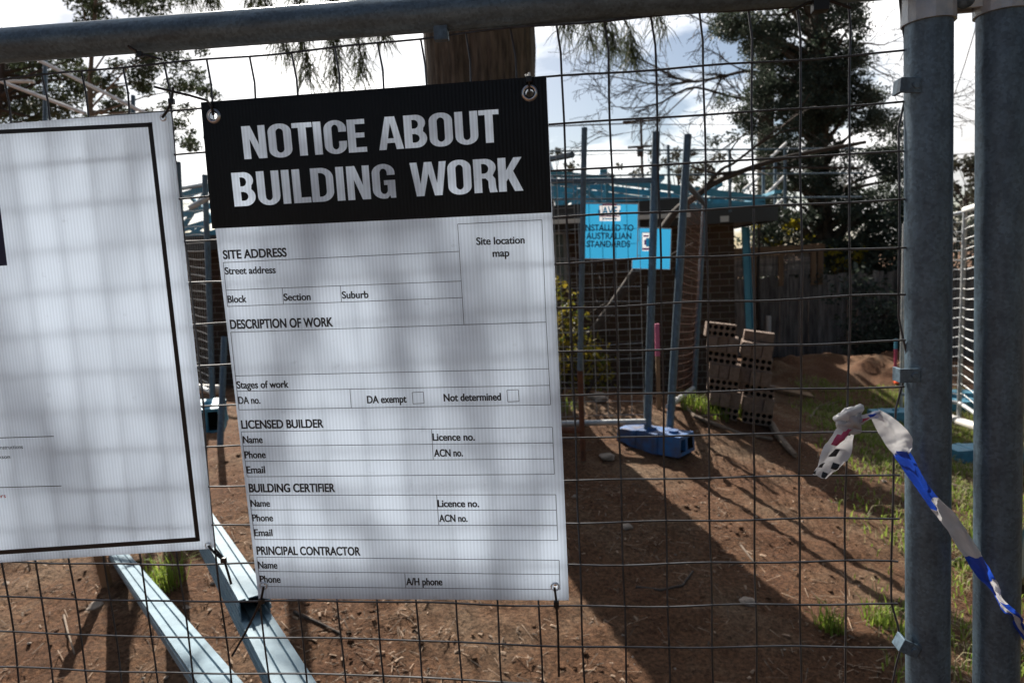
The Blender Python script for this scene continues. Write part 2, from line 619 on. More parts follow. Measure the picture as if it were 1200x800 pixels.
def dirt_mat():
    m = bpy.data.materials.new('red_dirt')
    m.use_nodes = True
    t = m.node_tree
    p = t.nodes['Principled BSDF']
    co = N(t, 'ShaderNodeTexCoord').outputs['Object']

    def nz(s, d=6., ro=.65):
        n = N(t, 'ShaderNodeTexNoise', i_Scale=s, i_Detail=d, i_Roughness=ro)
        t.links.new(co, n.inputs['Vector'])
        return n

    def ramp(src, stops):
        r = N(t, 'ShaderNodeValToRGB')
        e = r.color_ramp.elements
        e[0].position, e[0].color = stops[0][0], (*stops[0][1], 1)
        e[1].position, e[1].color = stops[-1][0], (*stops[-1][1], 1)
        for ps, c in stops[1:-1]:
            q = e.new(ps)
            q.color = (*c, 1)
        t.links.new(src, r.inputs[0])
        return r.outputs[0]
    a = ramp(nz(1.4).outputs[0], [(.32, (.125, .058, .032)), (.5, (.165, .088, .05)), (.68, (.235, .16, .105))])
    b_ = ramp(nz(55, 8, .72).outputs[0], [(.3, (.22, .22, .22)), (.5, (.85, .85, .85)), (.72, (1.65, 1.6, 1.5))])
    mm = N(t, 'ShaderNodeMix', data_type='RGBA', blend_type='MULTIPLY')
    mm.inputs['Factor'].default_value = 1
    t.links.new(a, mm.inputs['A'])
    t.links.new(b_, mm.inputs['B'])
    # grass-soil tint to the right of the block
    sx = N(t, 'ShaderNodeSeparateXYZ')
    t.links.new(co, sx.inputs[0])
    mr = N(t, 'ShaderNodeMapRange')
    mr.inputs['From Min'].default_value = 1.3
    mr.inputs['From Max'].default_value = 2.6
    t.links.new(sx.outputs[0], mr.inputs[0])
    n3 = nz(2.2)
    my = N(t, 'ShaderNodeMapRange')
    my.inputs['From Min'].default_value = 8.8
    my.inputs['From Max'].default_value = 7.6
    t.links.new(sx.outputs[1], my.inputs[0])
    mxy = N(t, 'ShaderNodeMath', operation='MULTIPLY')
    t.links.new(mr.outputs[0], mxy.inputs[0])
    t.links.new(my.outputs[0], mxy.inputs[1])
    mu = N(t, 'ShaderNodeMath', operation='MULTIPLY')
    t.links.new(mxy.outputs[0], mu.inputs[0])
    t.links.new(n3.outputs[0], mu.inputs[1])
    m2 = N(t, 'ShaderNodeMix', data_type='RGBA')
    m2.inputs['B'].default_value = (.085, .07, .035, 1)
    t.links.new(mu.outputs[0], m2.inputs['Factor'])
    t.links.new(mm.outputs['Result'], m2.inputs['A'])
    t.links.new(m2.outputs['Result'], p.inputs['Base Color'])
    p.inputs['Roughness'].default_value = .95
    p.inputs['Specular IOR Level'].default_value = .15
    bp = N(t, 'ShaderNodeBump', i_Strength=1., i_Distance=.03)
    n4 = nz(38, 9, .75)
    t.links.new(n4.outputs[0], bp.inputs['Height'])
    t.links.new(bp.outputs[0], p.inputs['Normal'])
    return m


M['dirt'] = dirt_mat()
M['chips'] = mat('litter', (.21, .145, .098), .9, 0, 0, island=.75)
M['grass'] = leafmat('grass_blades', (.12, .19, .025), (.26, .33, .06), .5)
M['dry_grass'] = leafmat('dry_grass', (.28, .24, .13), (.42, .37, .22), .35)
M['euc'] = leafmat('eucalypt_leaves', (.035, .05, .026), (.075, .095, .05), .25)
M['conifer'] = leafmat('conifer_sprays', (.03, .045, .032), (.10, .125, .095), .3)
M['casu'] = leafmat('drooping_needles', (.04, .05, .024), (.085, .10, .045), .3)
M['shrub'] = leafmat('shrub_leaves', (.05, .08, .015), (.32, .24, .03), .45)
M['yellow'] = leafmat('yellow_leaves', (.30, .26, .02), (.50, .42, .04), .5)
M['far_leaf'] = leafmat('distant_leaves', (.06, .065, .05), (.10, .105, .08), .2)

# ------------------------------------------------------------------ ground
xs = np.concatenate([[-900, -300, -120, -60, -30, -18], np.arange(-10, -4, .25), np.arange(-4, 6, .05), np.arange(6, 10, .25), [14, 20, 32, 60, 120, 300, 900]])
ys = np.concatenate([[-900, -300, -100, -40, -15, -8, -5, -3, -2], np.arange(-1, 8, .05), np.arange(8, 14, .15), np.arange(14, 19, .5), [22, 30, 45, 70, 120, 300, 900, 1800]])
GX, GY = np.meshgrid(xs, ys)
GZ = Hs(GX, GY)
g = MB()
for j in range(len(ys)):
    for i in range(len(xs)):
        x, y = float(xs[i]), float(ys[j])
        z = float(GZ[j, i]) + (bump(x, y) if abs(x) < 25 and -8 < y < 40 else 0)
        g.v.append((x, y, z))
nx = len(xs)
for j in range(len(ys) - 1):
    for i in range(nx - 1):
        g.f.append((j * nx + i, j * nx + i + 1, (j + 1) * nx + i + 1, (j + 1) * nx + i))
        g.m.append(0)
tag(g.build('ground', M['dirt'], smooth=True, recalc=False), 'red brown bare earth of the building site', 'ground', kind='structure')

# ------------------------------------------------------------------ near fence
S = .055
Z0 = 1.7711


def GP(c, r):
    """mesh joint: column c counted from the gate post, row r from the top"""
    x, z = -c * S, Z0 - r * S
    if r < .5:
        x -= .004
        z += .004
    # slack of the old mesh
    z += -.009 * max(0, c - 9) / 13 * (1 - (r - 4) / 9.) if c > 9 else 0
    y = .004 * math.sin(c * .55 + 1) + .004 * math.sin(r * .7 + c * .2)
    x += .0006 * math.sin(r * 1.9 + c * 2.3)
    z += .0006 * math.sin(c * 1.7 + r * 1.1)
    return Vector((x, y, z))


NC, NR = 42, 36
base = Vector((-1.15, 0, H(-1.15, 0)))
fence = thing('temporary_fence_panel', base, 'near grey steel mesh fence panel that both white signs are tied to', 'fence panel', 'site fence panels')
LUG = {.6: 1, 6.7: 1, 12.75: 1}
w = MB()
for c in range(NC + 1):
    pts, k = [], 0
    for r2 in range(NR * 2 + 1):
        p = GP(c, r2 / 2)
        if c == 0:
            for lr in (1.5, 7.5, 13.9):
                p.x += .012 * max(0, 1 - abs(r2 / 2 - lr) / .9)
        p.y += .0016
        pts.append(p)
    w.tube(pts, .00135, 5, cap=False)
for r in range(NR + 1):
    pts = []
    for c2 in range(-1, NC * 2 + 1):
        p = GP(max(c2 / 2, -.12), r)
        p.y -= .0011
        p.z += .0006 * math.sin(c2 * .9 + r * 2.1)
        pts.append(p)
    w.tube(pts, .00135, 5, cap=False)
w.build('wire_mesh', M['wire'], fence, smooth=True, recalc=False)
a, b = at(0, 54, .0), at(900, -13, 0)
dr = (b - a) / (b.x - a.x)
rl = lambda x: a + dr * (x - a.x)
MB().tube([rl(x) for x in np.linspace(-2.36, .0, 13)], .0208, 28, cap=False).build('top_rail', M['galv_rail'], fence, smooth=True)
pa, pb = at(1088, 0, 0), at(1087, 800, 0)
pd = (pb - pa) / (pb.z - pa.z)
pl = lambda z: pa + pd * (z - pa.z)
gb = H(.04, 0)
MB().tube([pl(z) for z in np.linspace(gb - .02, 1.84, 20)], .0243, 32).build('post', M['galv'], fence, smooth=True)
MB().tube([(-2.38, 0, z) for z in np.linspace(H(-2.38, 0) - .02, 1.86, 20)], .0243, 32).build('post', M['galv'], fence, smooth=True)
MB().tube([(x, 0, gb + .15) for x in np.linspace(-2.36, .03, 9)], .0208, 20, cap=False).build('bottom_rail', M['galv_rail'], fence, smooth=True)
for (px, py, rot) in ((1063, 100, 5), (1062, 440, 0), (1063, 758, 25)):
    c = at(px, py, -.017)
    ca, sa = math.cos(R(rot)), math.sin(R(rot))
    ex, ez = Vector((ca, 0, -sa)), Vector((sa, 0, ca))
    q = MB().box(c + ex * .004, ex * .011, (0, .0018, 0), ez * .0082)
    q.box(c - ex * .006 + Vector((0, .008, 0)), ex * .0018, (0, .01, 0), ez * .0082)
    q.tube([c + ex * .009 + Vector((0, -.0035, 0)), c + ex * .009 + Vector((0, .0, 0))], .004, 12)
    q.build('mesh_lug', M['galv'], fence, bevel=.0008)
c = at(961, 5, -.008)
MB().box(c, (.0085, 0, 0), (0, .006, 0), (0, 0, .0085)).tube([c + Vector((-.035, .004, -.006)), c + Vector((-.012, .002, .003)), c + Vector((.012, .002, .003)), c + Vector((.035, .004, -.006))], .0019, 6).build('mesh_lug', M['black_plastic'], fence, bevel=.001)
c = at(237 + 280, 38, -.006)
MB().box(c, (.0085, 0, 0), (0, .005, 0), (0, 0, .01)).build('mesh_lug', M['galv'], fence, bevel=.001)

# neighbouring panel to the right
f2 = thing('temporary_fence_panel', (1.3, 0, H(1.3, 0)), 'fence panel with the thick grey post at the far right edge, tape sagging across it', 'fence panel', 'site fence panels')
qa, qb = at(1174, 0, 0), at(1167, 800, 0)
qd = (qb - qa) / (qb.z - qa.z)
ql = lambda z: qa + qd * (z - qa.z)
MB().tube([ql(z) for z in np.linspace(H(.12, 0) - .02, 1.85, 20)], .0243, 32).build('post', M['galv'], f2, smooth=True)
MB().tube([(2.5, .05, z) for z in np.linspace(H(2.5, 0) - .02, 1.85, 12)], .0243, 32).build('post', M['galv'], f2, smooth=True)
MB().tube([(x, .0 + .05 * (x - .1) / 2.4, 1.80) for x in np.linspace(.1, 2.49, 9)], .0208, 24, cap=False).build('top_rail', M['galv_rail'], f2, smooth=True)
w = MB()
for c in range(0, 41):
    x = .168 + c * .056
    w.tube([(x + .004 * math.sin(r * .8 + c), .004 * math.sin(r * .5 + c) + .05 * x / 2.5, 1.765 - r * .055) for r in range(0, 35)], .00135, 5, cap=False)
for r in range(0, 35):
    w.tube([(.166 + c * .056, .004 * math.sin(c * .6 + r) + .05 * c / 41 - .0026, 1.765 - r * .055 + .002 * math.sin(c + r * 2.)) for c in range(0, 41)], .00135, 5, cap=False)
w.build('wire_mesh', M['wire'], f2, smooth=True, recalc=False)

# coupling clamp at the top of the two posts
cl = thing('fence_clamp', at(1130, 5, 0), 'weathered galvanised clamp joining the tops of two near fence posts', 'clamp')
s = MB()
zt = 1.86
for (lf, sgn, pxb, pyb) in ((pl, -1, 1088, 20), (ql, 1, 1174, 9)):
    zb = at(pxb, pyb, -.025).z
    n = 18
    for k in range(n):
        for ra, rb_ in ((.0248, .0248),):
            a0 = PI * 2 * k / n
            a1 = PI * 2 * (k + 1) / n
            c0, c1 = lf(zb), lf(zt)
            e = [Vector((math.cos(q) * .0275, math.sin(q) * .0275, 0)) for q in (a0, a1)]
            i = [Vector((math.cos(q) * .0246, math.sin(q) * .0246, 0)) for q in (a0, a1)]
            s.face([c0 + e[0], c0 + e[1], c1 + e[1], c1 + e[0]])
            s.face([c0 + i[1], c0 + i[0], c1 + i[0], c1 + i[1]])
            s.face([c0 + e[1], c0 + e[0], c0 + i[0], c0 + i[1]])
zb = at(1130, 11, -.005).z
m0, m1 = pl(1.8), ql(1.8)
s.abox(m0.x + .016, m1.x - .016, -.0105, -.0065, zb, zt)
s.abox(m0.x + .016, m1.x - .016, .0065, .0105, zb, zt)
s.build('band', M['galv_pale'], cl, smooth=True)
bc = at(1131, -2, -.013)
q = MB()
q.tube([bc + Vector((0, .003, 0)), bc + Vector((0, -.001, 0)), bc + Vector((0, -.004, 0)), bc + Vector((0, -.0055, 0))], [.0105, .0105, .008, .004], 24)
q.build('bolt_head', M['galv'], cl, smooth=True)

# ------------------------------------------------------------------ signs
YS = -.0125


def spx(px, py, e=0.):
    return at(px, py, YS - e)


def text2d(body, bold=0.):
    c = bpy.data.curves.new('lettering', 'FONT')
    c.body = body
    c.size = 1
    c.offset = bold
    o = bpy.data.objects.new('lettering', c)
    COL.objects.link(o)
    dg = bpy.context.evaluated_depsgraph_get()
    dg.update()
    me = o.evaluated_get(dg).to_mesh()
    vs = np.array([v.co[:2] for v in me.vertices])
    fs = [tuple(p.vertices) for p in me.polygons]
    bpy.data.objects.remove(o)
    bpy.data.curves.remove(c)
    return vs, fs


def lean(px, py, quad):
    """direction of the sign's own vertical in the photo at this point"""
    (tl, tr, bl, br) = quad
    k = (px - tl[0]) / (tr[0] - tl[0])
    dx = (1 - k) * (bl[0] - tl[0]) / (bl[1] - tl[1]) + k * (br[0] - tr[0]) / (br[1] - tr[1])
    return dx


def put_text(mb, body, x0, y0, x1, y1, cap, quad, bold=.012, e=.0006, m=0):
    vs, fs = text2d(body, bold)
    lo, hi = vs[:, 0].min(), vs[:, 0].max()
    b = len(mb.v)
    for x, y in vs:
        s_ = (x - lo) / (hi - lo)
        h_ = y / .69 * cap
        px = x0 + (x1 - x0) * s_
        py = y0 + (y1 - y0) * s_ - h_
        px -= h_ * lean(px, py, quad)
        mb.v.append(tuple(spx(px, py, e)))
    for f in fs:
        mb.f.append(tuple(b + i for i in f))
        mb.m.append(m)


def line(mb, x0, y0, x1, y1, wd=.9, e=.0006, m=0):
    n = Vector((-(y1 - y0), x1 - x0)).normalized() * wd / 2
    mb.face([spx(x0 + n.x, y0 + n.y, e), spx(x1 + n.x, y1 + n.y, e), spx(x1 - n.x, y1 - n.y, e), spx(x0 - n.x, y0 - n.y, e)], m)


def poly(mb, pts, wd=.9, e=.0006):
    for p, q in zip(pts, pts[1:]):
        line(mb, *p, *q, wd, e)


def weld(o, d=.0004):
    bm = bmesh.new()
    bm.from_mesh(o.data)
    bmesh.ops.remove_doubles(bm, verts=bm.verts, dist=d)
    bm.to_mesh(o.data)
    bm.free()
    o.data.polygons.foreach_set('use_smooth', [True] * len(o.data.polygons))


def panel(name, quad, mats, parent, thick=.0085, holes=()):
    """twin-wall sheet with the outline quad, punched for its eyelets"""
    (tl, tr, bl, br) = quad
    loops_ = [[tl, tr, br, bl]]
    for (x, y, r) in holes:
        loops_.append([(x + r * math.cos(2 * PI * k / 20), y + r * math.sin(2 * PI * k / 20)) for k in range(20)])
    q = glyph_fill(loops_, lambda x, y: spx(x, y))
    nf, nv = len(q.f), len(q.v)
    q.v += [(x, y + thick, z) for x, y, z in q.v]
    q.f += [tuple(i + nv for i in f) for f in q.f[:nf]]
    q.m += [0] * nf
    for lp in loops_:
        for a_, b_ in zip(lp, lp[1:] + lp[:1]):
            pa_, pb_ = spx(*a_), spx(*b_)
            e_ = Vector((0, thick, 0))
            q.face([pa_, pb_, pb_ + e_, pa_ + e_])
    o = q.build(name, mats, parent, recalc=False)
    weld(o, .00002)
    o.data.polygons.foreach_set('use_smooth', [False] * len(o.data.polygons))
    return o


def eyelet(parent, px, py, r=.0085, hole='sky'):
    c = spx(px, py, .0012)
    q = MB()
    n = 28
    prof = [(.0056, -.0004), (.0059, .0010), (.0068, .0016), (.0079, .0010), (.0088, -.0004)]
    k = r / .0088
    for i in range(n):
        for (r0, h0), (r1, h1) in zip(prof, prof[1:]):
            a0, a1 = 2 * PI * i / n, 2 * PI * (i + 1) / n
            f = lambda rr, hh, aa: c + Vector((math.cos(aa) * rr * k, -hh * k, math.sin(aa) * rr * k))
            q.face([f(r0, h0, a0), f(r1, h1, a0), f(r1, h1, a1), f(r0, h0, a1)])
    o = q.build('eyelet', M['eyelet'], parent, smooth=True)
    return o


# --- heavy condensed capitals for the heading: outlines in a unit-high box
def arc(cx, cy, rx, ry, a0, a1, n=10):
    return [(cx + rx * math.cos(R(a0 + (a1 - a0) * i / n)), cy + ry * math.sin(R(a0 + (a1 - a0) * i / n))) for i in range(n + 1)]


def stadium(x0, y0, x1, y1, rx, ry):
    return (arc(x1 - rx, y1 - ry, rx, ry, 0, 90) + arc(x0 + rx, y1 - ry, rx, ry, 90, 180) + arc(x0 + rx, y0 + ry, rx, ry, 180, 270) + arc(x1 - rx, y0 + ry, rx, ry, 270, 360))


T = .198


def glyph(ch):
    t = T
    if ch == 'N':
        w_ = .58
        return w_, [[(0, 0), (0, 1), (t + .02, 1), (w_ - t + .02, .42), (w_ - t + .02, 1), (w_, 1), (w_, 0), (w_ - t - .01, 0), (t - .02, .60), (t - .02, 0)]]
    if ch == 'O':
        w_ = .58
        return w_, [stadium(0, -.015, w_, 1.015, .27, .25), stadium(t, .13, w_ - t, .87, .105, .12)]
    if ch == 'T':
        w_ = .50
        a_ = (w_ - t) / 2
        return w_, [[(a_, 0), (a_, .85), (0, .85), (0, 1), (w_, 1), (w_, .85), (w_ - a_, .85), (w_ - a_, 0)]]
    if ch == 'I':
        return t, [[(0, 0), (0, 1), (t, 1), (t, 0)]]
    if ch == 'E':
        w_ = .46
        return w_, [[(0, 0), (0, 1), (w_ - .02, 1), (w_ - .02, .85), (t, .85), (t, .59), (w_ - .04, .59), (w_ - .04, .44), (t, .44), (t, .15), (w_, .15), (w_, 0)]]
    if ch == 'L':
        w_ = .44
        return w_, [[(0, 0), (0, 1), (t, 1), (t, .16), (w_, .16), (w_, 0)]]
    if ch == 'A':
        w_ = .62
        return w_, [[(0, 0), (.19, 1), (w_ - .19, 1), (w_, 0), (w_ - .185, 0), (w_ - .215, .2), (.215, .2), (.185, 0)], [(.238, .34), (w_ - .238, .34), (w_ / 2, .80)]]
    if ch == 'U':
        w_ = .57
        o = [(0, 1), (t, 1)] + [(t, .3)] + arc(w_ / 2, .25, w_ / 2 - t, .12, 180, 360)[1:] + [(w_ - t, 1), (w_, 1)] + arc(w_ / 2, .25, w_ / 2, .265, 360, 180)
        return w_, [o]
    if ch == 'B':
        w_ = .56
        o = [(0, 0), (0, 1), (.32, 1)] + arc(.30, .755, .235, .245, 85, -40, 10) + arc(.30, .275, .26, .275, 50, -90, 12)
        return w_, [o, [(t, .16), (.27, .16)] + arc(.27, .285, .105, .125, -80, 80, 8) + [(.27, .42), (t, .42)], [(t, .585), (.27, .585)] + arc(.26, .715, .095, .13, -80, 80, 8) + [(.26, .85), (t, .85)]]
    if ch == 'D':
        w_ = .57
        o = [(0, 0), (0, 1), (.28, 1)] + arc(.27, .70, .30, .30, 85, 0, 8) + arc(.27, .30, .30, .30, 0, -90, 9)
        return w_, [o, [(t, .15), (.24, .15)] + arc(.24, .30, .145, .15, -85, 0, 8) + arc(.24, .70, .145, .15, 0, 85, 8) + [(.24, .85), (t, .85)]]
    if ch == 'C':
        w_ = .56
        o = arc(w_ / 2, .745, w_ / 2, .27, 0, 180, 14) + arc(w_ / 2, .255, w_ / 2, .27, 180, 360, 14) + [(w_, .37), (w_ - t, .37)] + arc(w_ / 2, .255, w_ / 2 - t, .13, 360, 180, 12) + arc(w_ / 2, .745, w_ / 2 - t, .13, 180, 0, 12) + [(w_ - t, .65), (w_, .65)]
        return w_, [o]
    if ch == 'G':
        w_ = .58
        o = arc(w_ / 2, .745, w_ / 2, .27, 0, 180, 14) + arc(w_ / 2, .255, w_ / 2, .27, 180, 285, 9) + [(w_ - .15, .08), (w_ - .13, 0), (w_, 0), (w_, .53), (w_ / 2 + .005, .53), (w_ / 2 + .005, .39), (w_ - t, .39)] + arc(w_ / 2, .255, w_ / 2 - t, .13, 360, 180, 12) + arc(w_ / 2, .745, w_ / 2 - t, .13, 180, 0, 12) + [(w_ - t, .68), (w_, .68)]
        return w_, [o]
    if ch == 'W':
        w_ = .90
        return w_, [[(.13, 0), (0, 1), (.175, 1), (.245, .36), (.355, 1), (w_ - .355, 1), (w_ - .245, .36), (w_ - .175, 1), (w_, 1), (w_ - .13, 0), (w_ - .32, 0), (w_ / 2, .66), (.32, 0)]]
    if ch == 'R':
        w_ = .58
        o = [(0, 0), (0, 1), (.31, 1)] + arc(.29, .735, .265, .265, 85, -30, 10) + [(.47, .50), (.53, .40), (.545, .14), (.575, 0), (.385, 0), (.36, .14), (.355, .34), (.29, .42), (t, .42), (t, 0)]
        return w_, [o, [(t, .565), (.27, .565)] + arc(.26, .705, .11, .14, -80, 80, 8) + [(.26, .85), (t, .85)]]
    if ch == 'K':
        w_ = .61
        return w_, [[(0, 0), (0, 1), (t, 1), (t, .62), (.395, 1), (.60, 1), (.375, .60), (w_, 0), (.40, 0), (.245, .385), (t, .29), (t, 0)]]
    raise KeyError(ch)


def glyph_fill(loops, to3d):
    """fill nested outlines (even-odd) in 2D and lift the result"""
    c = bpy.data.curves.new('outline', 'CURVE')
    c.dimensions = '2D'
    c.fill_mode = 'FRONT'
    for lp in loops:
        s_ = c.splines.new('POLY')
        s_.points.add(len(lp) - 1)
        for p, (x, y) in zip(s_.points, lp):
            p.co = (x, y, 0, 1)
        s_.use_cyclic_u = True
    o = bpy.data.objects.new('outline', c)
    COL.objects.link(o)
    dg = bpy.context.evaluated_depsgraph_get()
    dg.update()
    me = o.evaluated_get(dg).to_mesh()
    mb = MB()
    mb.v = [tuple(to3d(v.co.x, v.co.y)) for v in me.vertices]
    mb.f = [tuple(p.vertices) for p in me.polygons]
    mb.m = [0] * len(mb.f)
    bpy.data.objects.remove(o)
    bpy.data.curves.remove(c)
    return mb


def word_loops(word, x0, y0, x1, y1, cap, quad, gap=.062):
    gs = [glyph(ch) for ch in word]
    kern = []
    for a_, b_ in zip(word, word[1:]):
        kern.append(gap + (-.035 if (a_ + b_) in ('OT', 'UT', 'WO', 'RK', 'AB', 'LD', 'CE', 'TI') else 0) + (.01 if a_ in 'IND' and b_ in 'INLD' else 0))
    tot = sum(g_[0] for g_ in gs) + sum(kern)
    out, x = [], 0
    for i, (w_, loops) in enumerate(gs):
        for lp in loops:
            o = []
            for gx, gy in lp:
                s_ = (x + gx) / tot
                h_ = gy * cap
                px = x0 + (x1 - x0) * s_
                py = y0 + (y1 - y0) * s_ - h_
                px -= h_ * lean(px, py, quad)
                o.append((px, py))
            out.append(o)
        x += w_ + (kern[i] if i < len(kern) else 0)
    return out


Q1 = ((235, 120), (640, 89), (303, 701), (666.5, 703))
sg = thing('notice_sign', spx(484, 704), 'white building work notice board with a black heading band, hung on the near fence', 'sign')
E1 = ((250, 136, .0092), (620.5, 109, .0098), (308.5, 686, .0062), (650.5, 687, .0062))
HOLES1 = [(x, y, r_ * .62 * 790) for x, y, r_ in E1]
panel('board', Q1, M['white_board'], sg, holes=HOLES1)
band = [(235, 120), (640, 89), (646.5, 249), (248.5, 268)]
loops = [band] + [[(x + r_ * math.cos(2 * PI * k / 20), y + r_ * math.sin(2 * PI * k / 20)) for k in range(20)] for x, y, r_ in HOLES1[:2]]
loops += word_loops('NOTICE', 286.5, 186.8, 430.5, 177.8, 38.5, Q1)
loops += word_loops('ABOUT', 444.5, 176.3, 586.0, 166.6, 38.5, Q1)
loops += word_loops('BUILDING', 275, 242.2, 464.5, 231.6, 39.5, Q1)
loops += word_loops('WORK', 482.5, 230.6, 613.5, 223.4, 39.5, Q1)
q = glyph_fill(loops, lambda x, y: spx(x, y, .0005))
hb = q.build('heading_band', M['black_board'], sg)
tag(hb, 'black band with the heading left white')

for body, x0, y0, x1, y1, cap, bd in (
    ('SITE ADDRESS', 261.7, 303.5, 336, 300.5, 10.0, .022), ('Street address', 263.7, 321.5, 323, 320, 8.2, .016),
    ('Block', 267, 354.7, 289, 354, 8.2, .016), ('Section', 332.7, 352.3, 364, 351.5, 8.2, .016), ('Suburb', 401, 349.7, 431.7, 349, 8.2, .016),
    ('Site location', 558.3, 287, 614.7, 285.2, 8.6, .016), ('map', 577.3, 301, 596.7, 300.3, 8.6, .016),
    ('DESCRIPTION OF WORK', 270, 385.2, 390.3, 382.3, 10.4, .022), ('Stages of work', 277.7, 455, 338.3, 454, 8.3, .016),
    ('DA no.', 279.7, 473, 305, 472.7, 8.3, .016), ('DA exempt', 430.3, 472.3, 476.3, 471.3, 8.5, .02), ('Not determined', 520, 470, 587, 468.8, 8.5, .02),
    ('LICENSED BUILDER', 283, 502, 379.3, 500.7, 9.6, .022), ('Name', 285, 519, 307.7, 518.7, 8.2, .016), ('Phone', 287, 536.7, 311.3, 536.3, 8.2, .016),
    ('Email', 289.3, 554.3, 310.7, 554, 8.2, .016), ('Licence no.', 507, 516, 556.3, 515.8, 8.3, .02), ('ACN no.', 508.7, 534.7, 542.3, 534.3, 8.3, .02),
    ('BUILDING CERTIFIER', 292, 576.3, 392.7, 576, 9.6, .022), ('Name', 294, 593.3, 316.3, 593.3, 8, .016), ('Phone', 296, 610.3, 320, 610.3, 8, .016),
    ('Email', 298.3, 627.7, 319.3, 627.7, 8, .016), ('Licence no.', 513, 593.7, 561.3, 593.7, 8.2, .02), ('ACN no.', 514.7, 611, 547.7, 611, 8.2, .02),
    ('PRINCIPAL CONTRACTOR', 301, 649.5, 422.3, 650.3, 9.6, .022), ('Name', 302.7, 665.5, 325, 665.7, 8, .016), ('Phone', 305, 682, 328.7, 682.3, 8, .016),
    ('A/H phone', 476, 685, 518.3, 685.3, 8.2, .02)):
    tx = MB()
    put_text(tx, body, x0, y0, x1, y1, cap, Q1, bd)
    put_text(tx, body, x0 + .4, y0, x1 + .4, y1, cap, Q1, bd, .0008)
    tx.build('form_heading' if body.isupper() and cap > 9 else 'field_name', M['ink'], sg, recalc=False)
ln = MB()
o1 = lambda *p: [(x / 3 + 260, y / 3 + 250) for x, y in p]
o2 = lambda *p: [(x / 3 + 270, y / 3 + 470) for x, y in p]
for p in (o1((829, 38), (1125, 23), (1140, 382), (851, 391), (829, 38)), o1((833, 134), (5, 173), (20, 327), (847, 296)), o1((14, 270), (843, 238)),
          o1((213, 262), (217, 320)), o1((417, 255), (421, 313)), o1((31, 418), (1140, 382), (1156, 672), (60, 690), (31, 418)), o1((48, 571), (1150, 546)),
          o1((52, 625), (1153, 604)), o1((450, 617), (455, 684)), o1((669, 629), (708, 627), (711, 667), (672, 669), (669, 629)), o1((1002, 621), (1042, 619), (1045, 660), (1005, 662), (1002, 621)),
          o2((38, 107), (1132, 91), (1139, 256), (59, 265), (38, 107)), o2((45, 158), (1134, 146)), o2((51, 211), (1137, 202)), o2((707, 97), (713, 206)),
          o2((66, 330), (1144, 328), (1151, 488), (86, 485), (66, 330)), o2((72, 381), (1147, 382)), o2((78, 434), (1149, 436)), o2((725, 329), (733, 435)),
          o2((93, 547), (1156, 558), (1159, 661), (106, 650), (93, 547)), o2((98, 597), (1157, 608)), o2((613, 605), (617, 656))):
    poly(ln, p, .75)
ln.build('form_rules', M['grey_ink'], sg, recalc=False)
for px, py, r in E1:
    eyelet(sg, px, py, r)

Q2 = ((-232, 163), (196, 131), (-140, 668), (248, 642.5))
sg2 = thing('company_sign', spx(60, 655), 'white board with a thin black border, cut off by the left edge of the photo', 'sign')
panel('board', Q2, M['white_board'], sg2)
bd = MB()
for p, q_ in (((-214, 165), (178, 146.2)), ((175.5, 143.5), (232, 634)), ((232, 631.5), (-122, 655)), ((-122, 655), (-212, 163))):
    line(bd, *p, *q_, 5.2)
bd.build('border', M['ink'], sg2, recalc=False)
t2 = MB()
t2.face([spx(*p, .0006) for p in ((-120, 215), (-4, 208), (8.5, 311), (-110, 318))])
t2.build('logo_block', M['navy_ink'], sg2, recalc=False)
t3 = MB()
line(t3, -90, 515.5, 63, 511, .9)
line(t3, -80, 573, 72, 569, .9)
put_text(t3, 'constructions', -5.5, 526.2, 27, 525.3, 4.2, Q2, .012)
put_text(t3, 'ckson', -4.5, 537.4, 12, 536.9, 4.2, Q2, .012)
t3.build('contact_lettering', M['ink'], sg2, recalc=False)
t4 = MB()
put_text(t4, 'ners', -6, 583.3, 7, 582.8, 4.6, Q2, .012)
t4.build('red_lettering', M['red_ink'], sg2, recalc=False)
eyelet(sg2, 191, 138, .0048)
eyelet(sg2, 244, 639, .0048)
eyelet(sg2, -224, 171, .0048)
eyelet(sg2, -134, 661, .0048)


# ------------------------------------------------------------------ cable ties
def tie(label, tail, head, loop=None, r=.0016):
    o = thing('cable_tie', at(*tail[0][:2], -.016), label, 'cable tie', 'black cable ties holding the signs')
    pts = [at(px, py, y) for (px, py, *y_) in tail for y in [y_[0] if y_ else -.016]]
    MB().tube(pts, r, 6).build('strap', M['black_plastic'], o, smooth=True)
    h = at(*head, -.016)
    MB().box(h, (.0034, 0, 0), (0, .0026, 0), (0, 0, .0034)).build('head', M['black_plastic'], o, bevel=.0006)
    if loop:
        MB().tube([at(px, py, y) for px, py, y in loop], r, 6).build('strap', M['black_plastic'], o, smooth=True)


tie('black cable tie at the top right corner of the bordered sign, its end sticking up', [(203, 102), (201, 118), (196, 130), (190, 138)], (201, 119), [(181, 102, -.016), (201, 107, -.014), (222, 112, -.014), (243, 118, -.016), (248, 125, -.018), (250, 135, -.014)])
tie('short black cable tie through the top right eyelet of the notice sign', [(620, 86, 0.002), (620, 95), (620.5, 108, -.013)], (620, 93), [(616, 88, .004), (623, 95, -.014)])
tie('long black cable tie hanging diagonally from the bottom left corner of the notice sign', [(309, 687), (306, 702), (300, 716), (287, 742), (272, 768)], (306.5, 704), None)
tie('straight black cable tie hanging down from the bottom right corner of the notice sign', [(650, 688), (652, 705), (654, 740), (655, 792)], (652, 707), None)
tie('black cable tie at the bottom right corner of the bordered sign', [(244, 639), (252, 648), (263, 657), (267, 670), (271, 684)], (262, 656), [(252, 643, -.014), (263, 655, -.014), (265, 660, .004)])
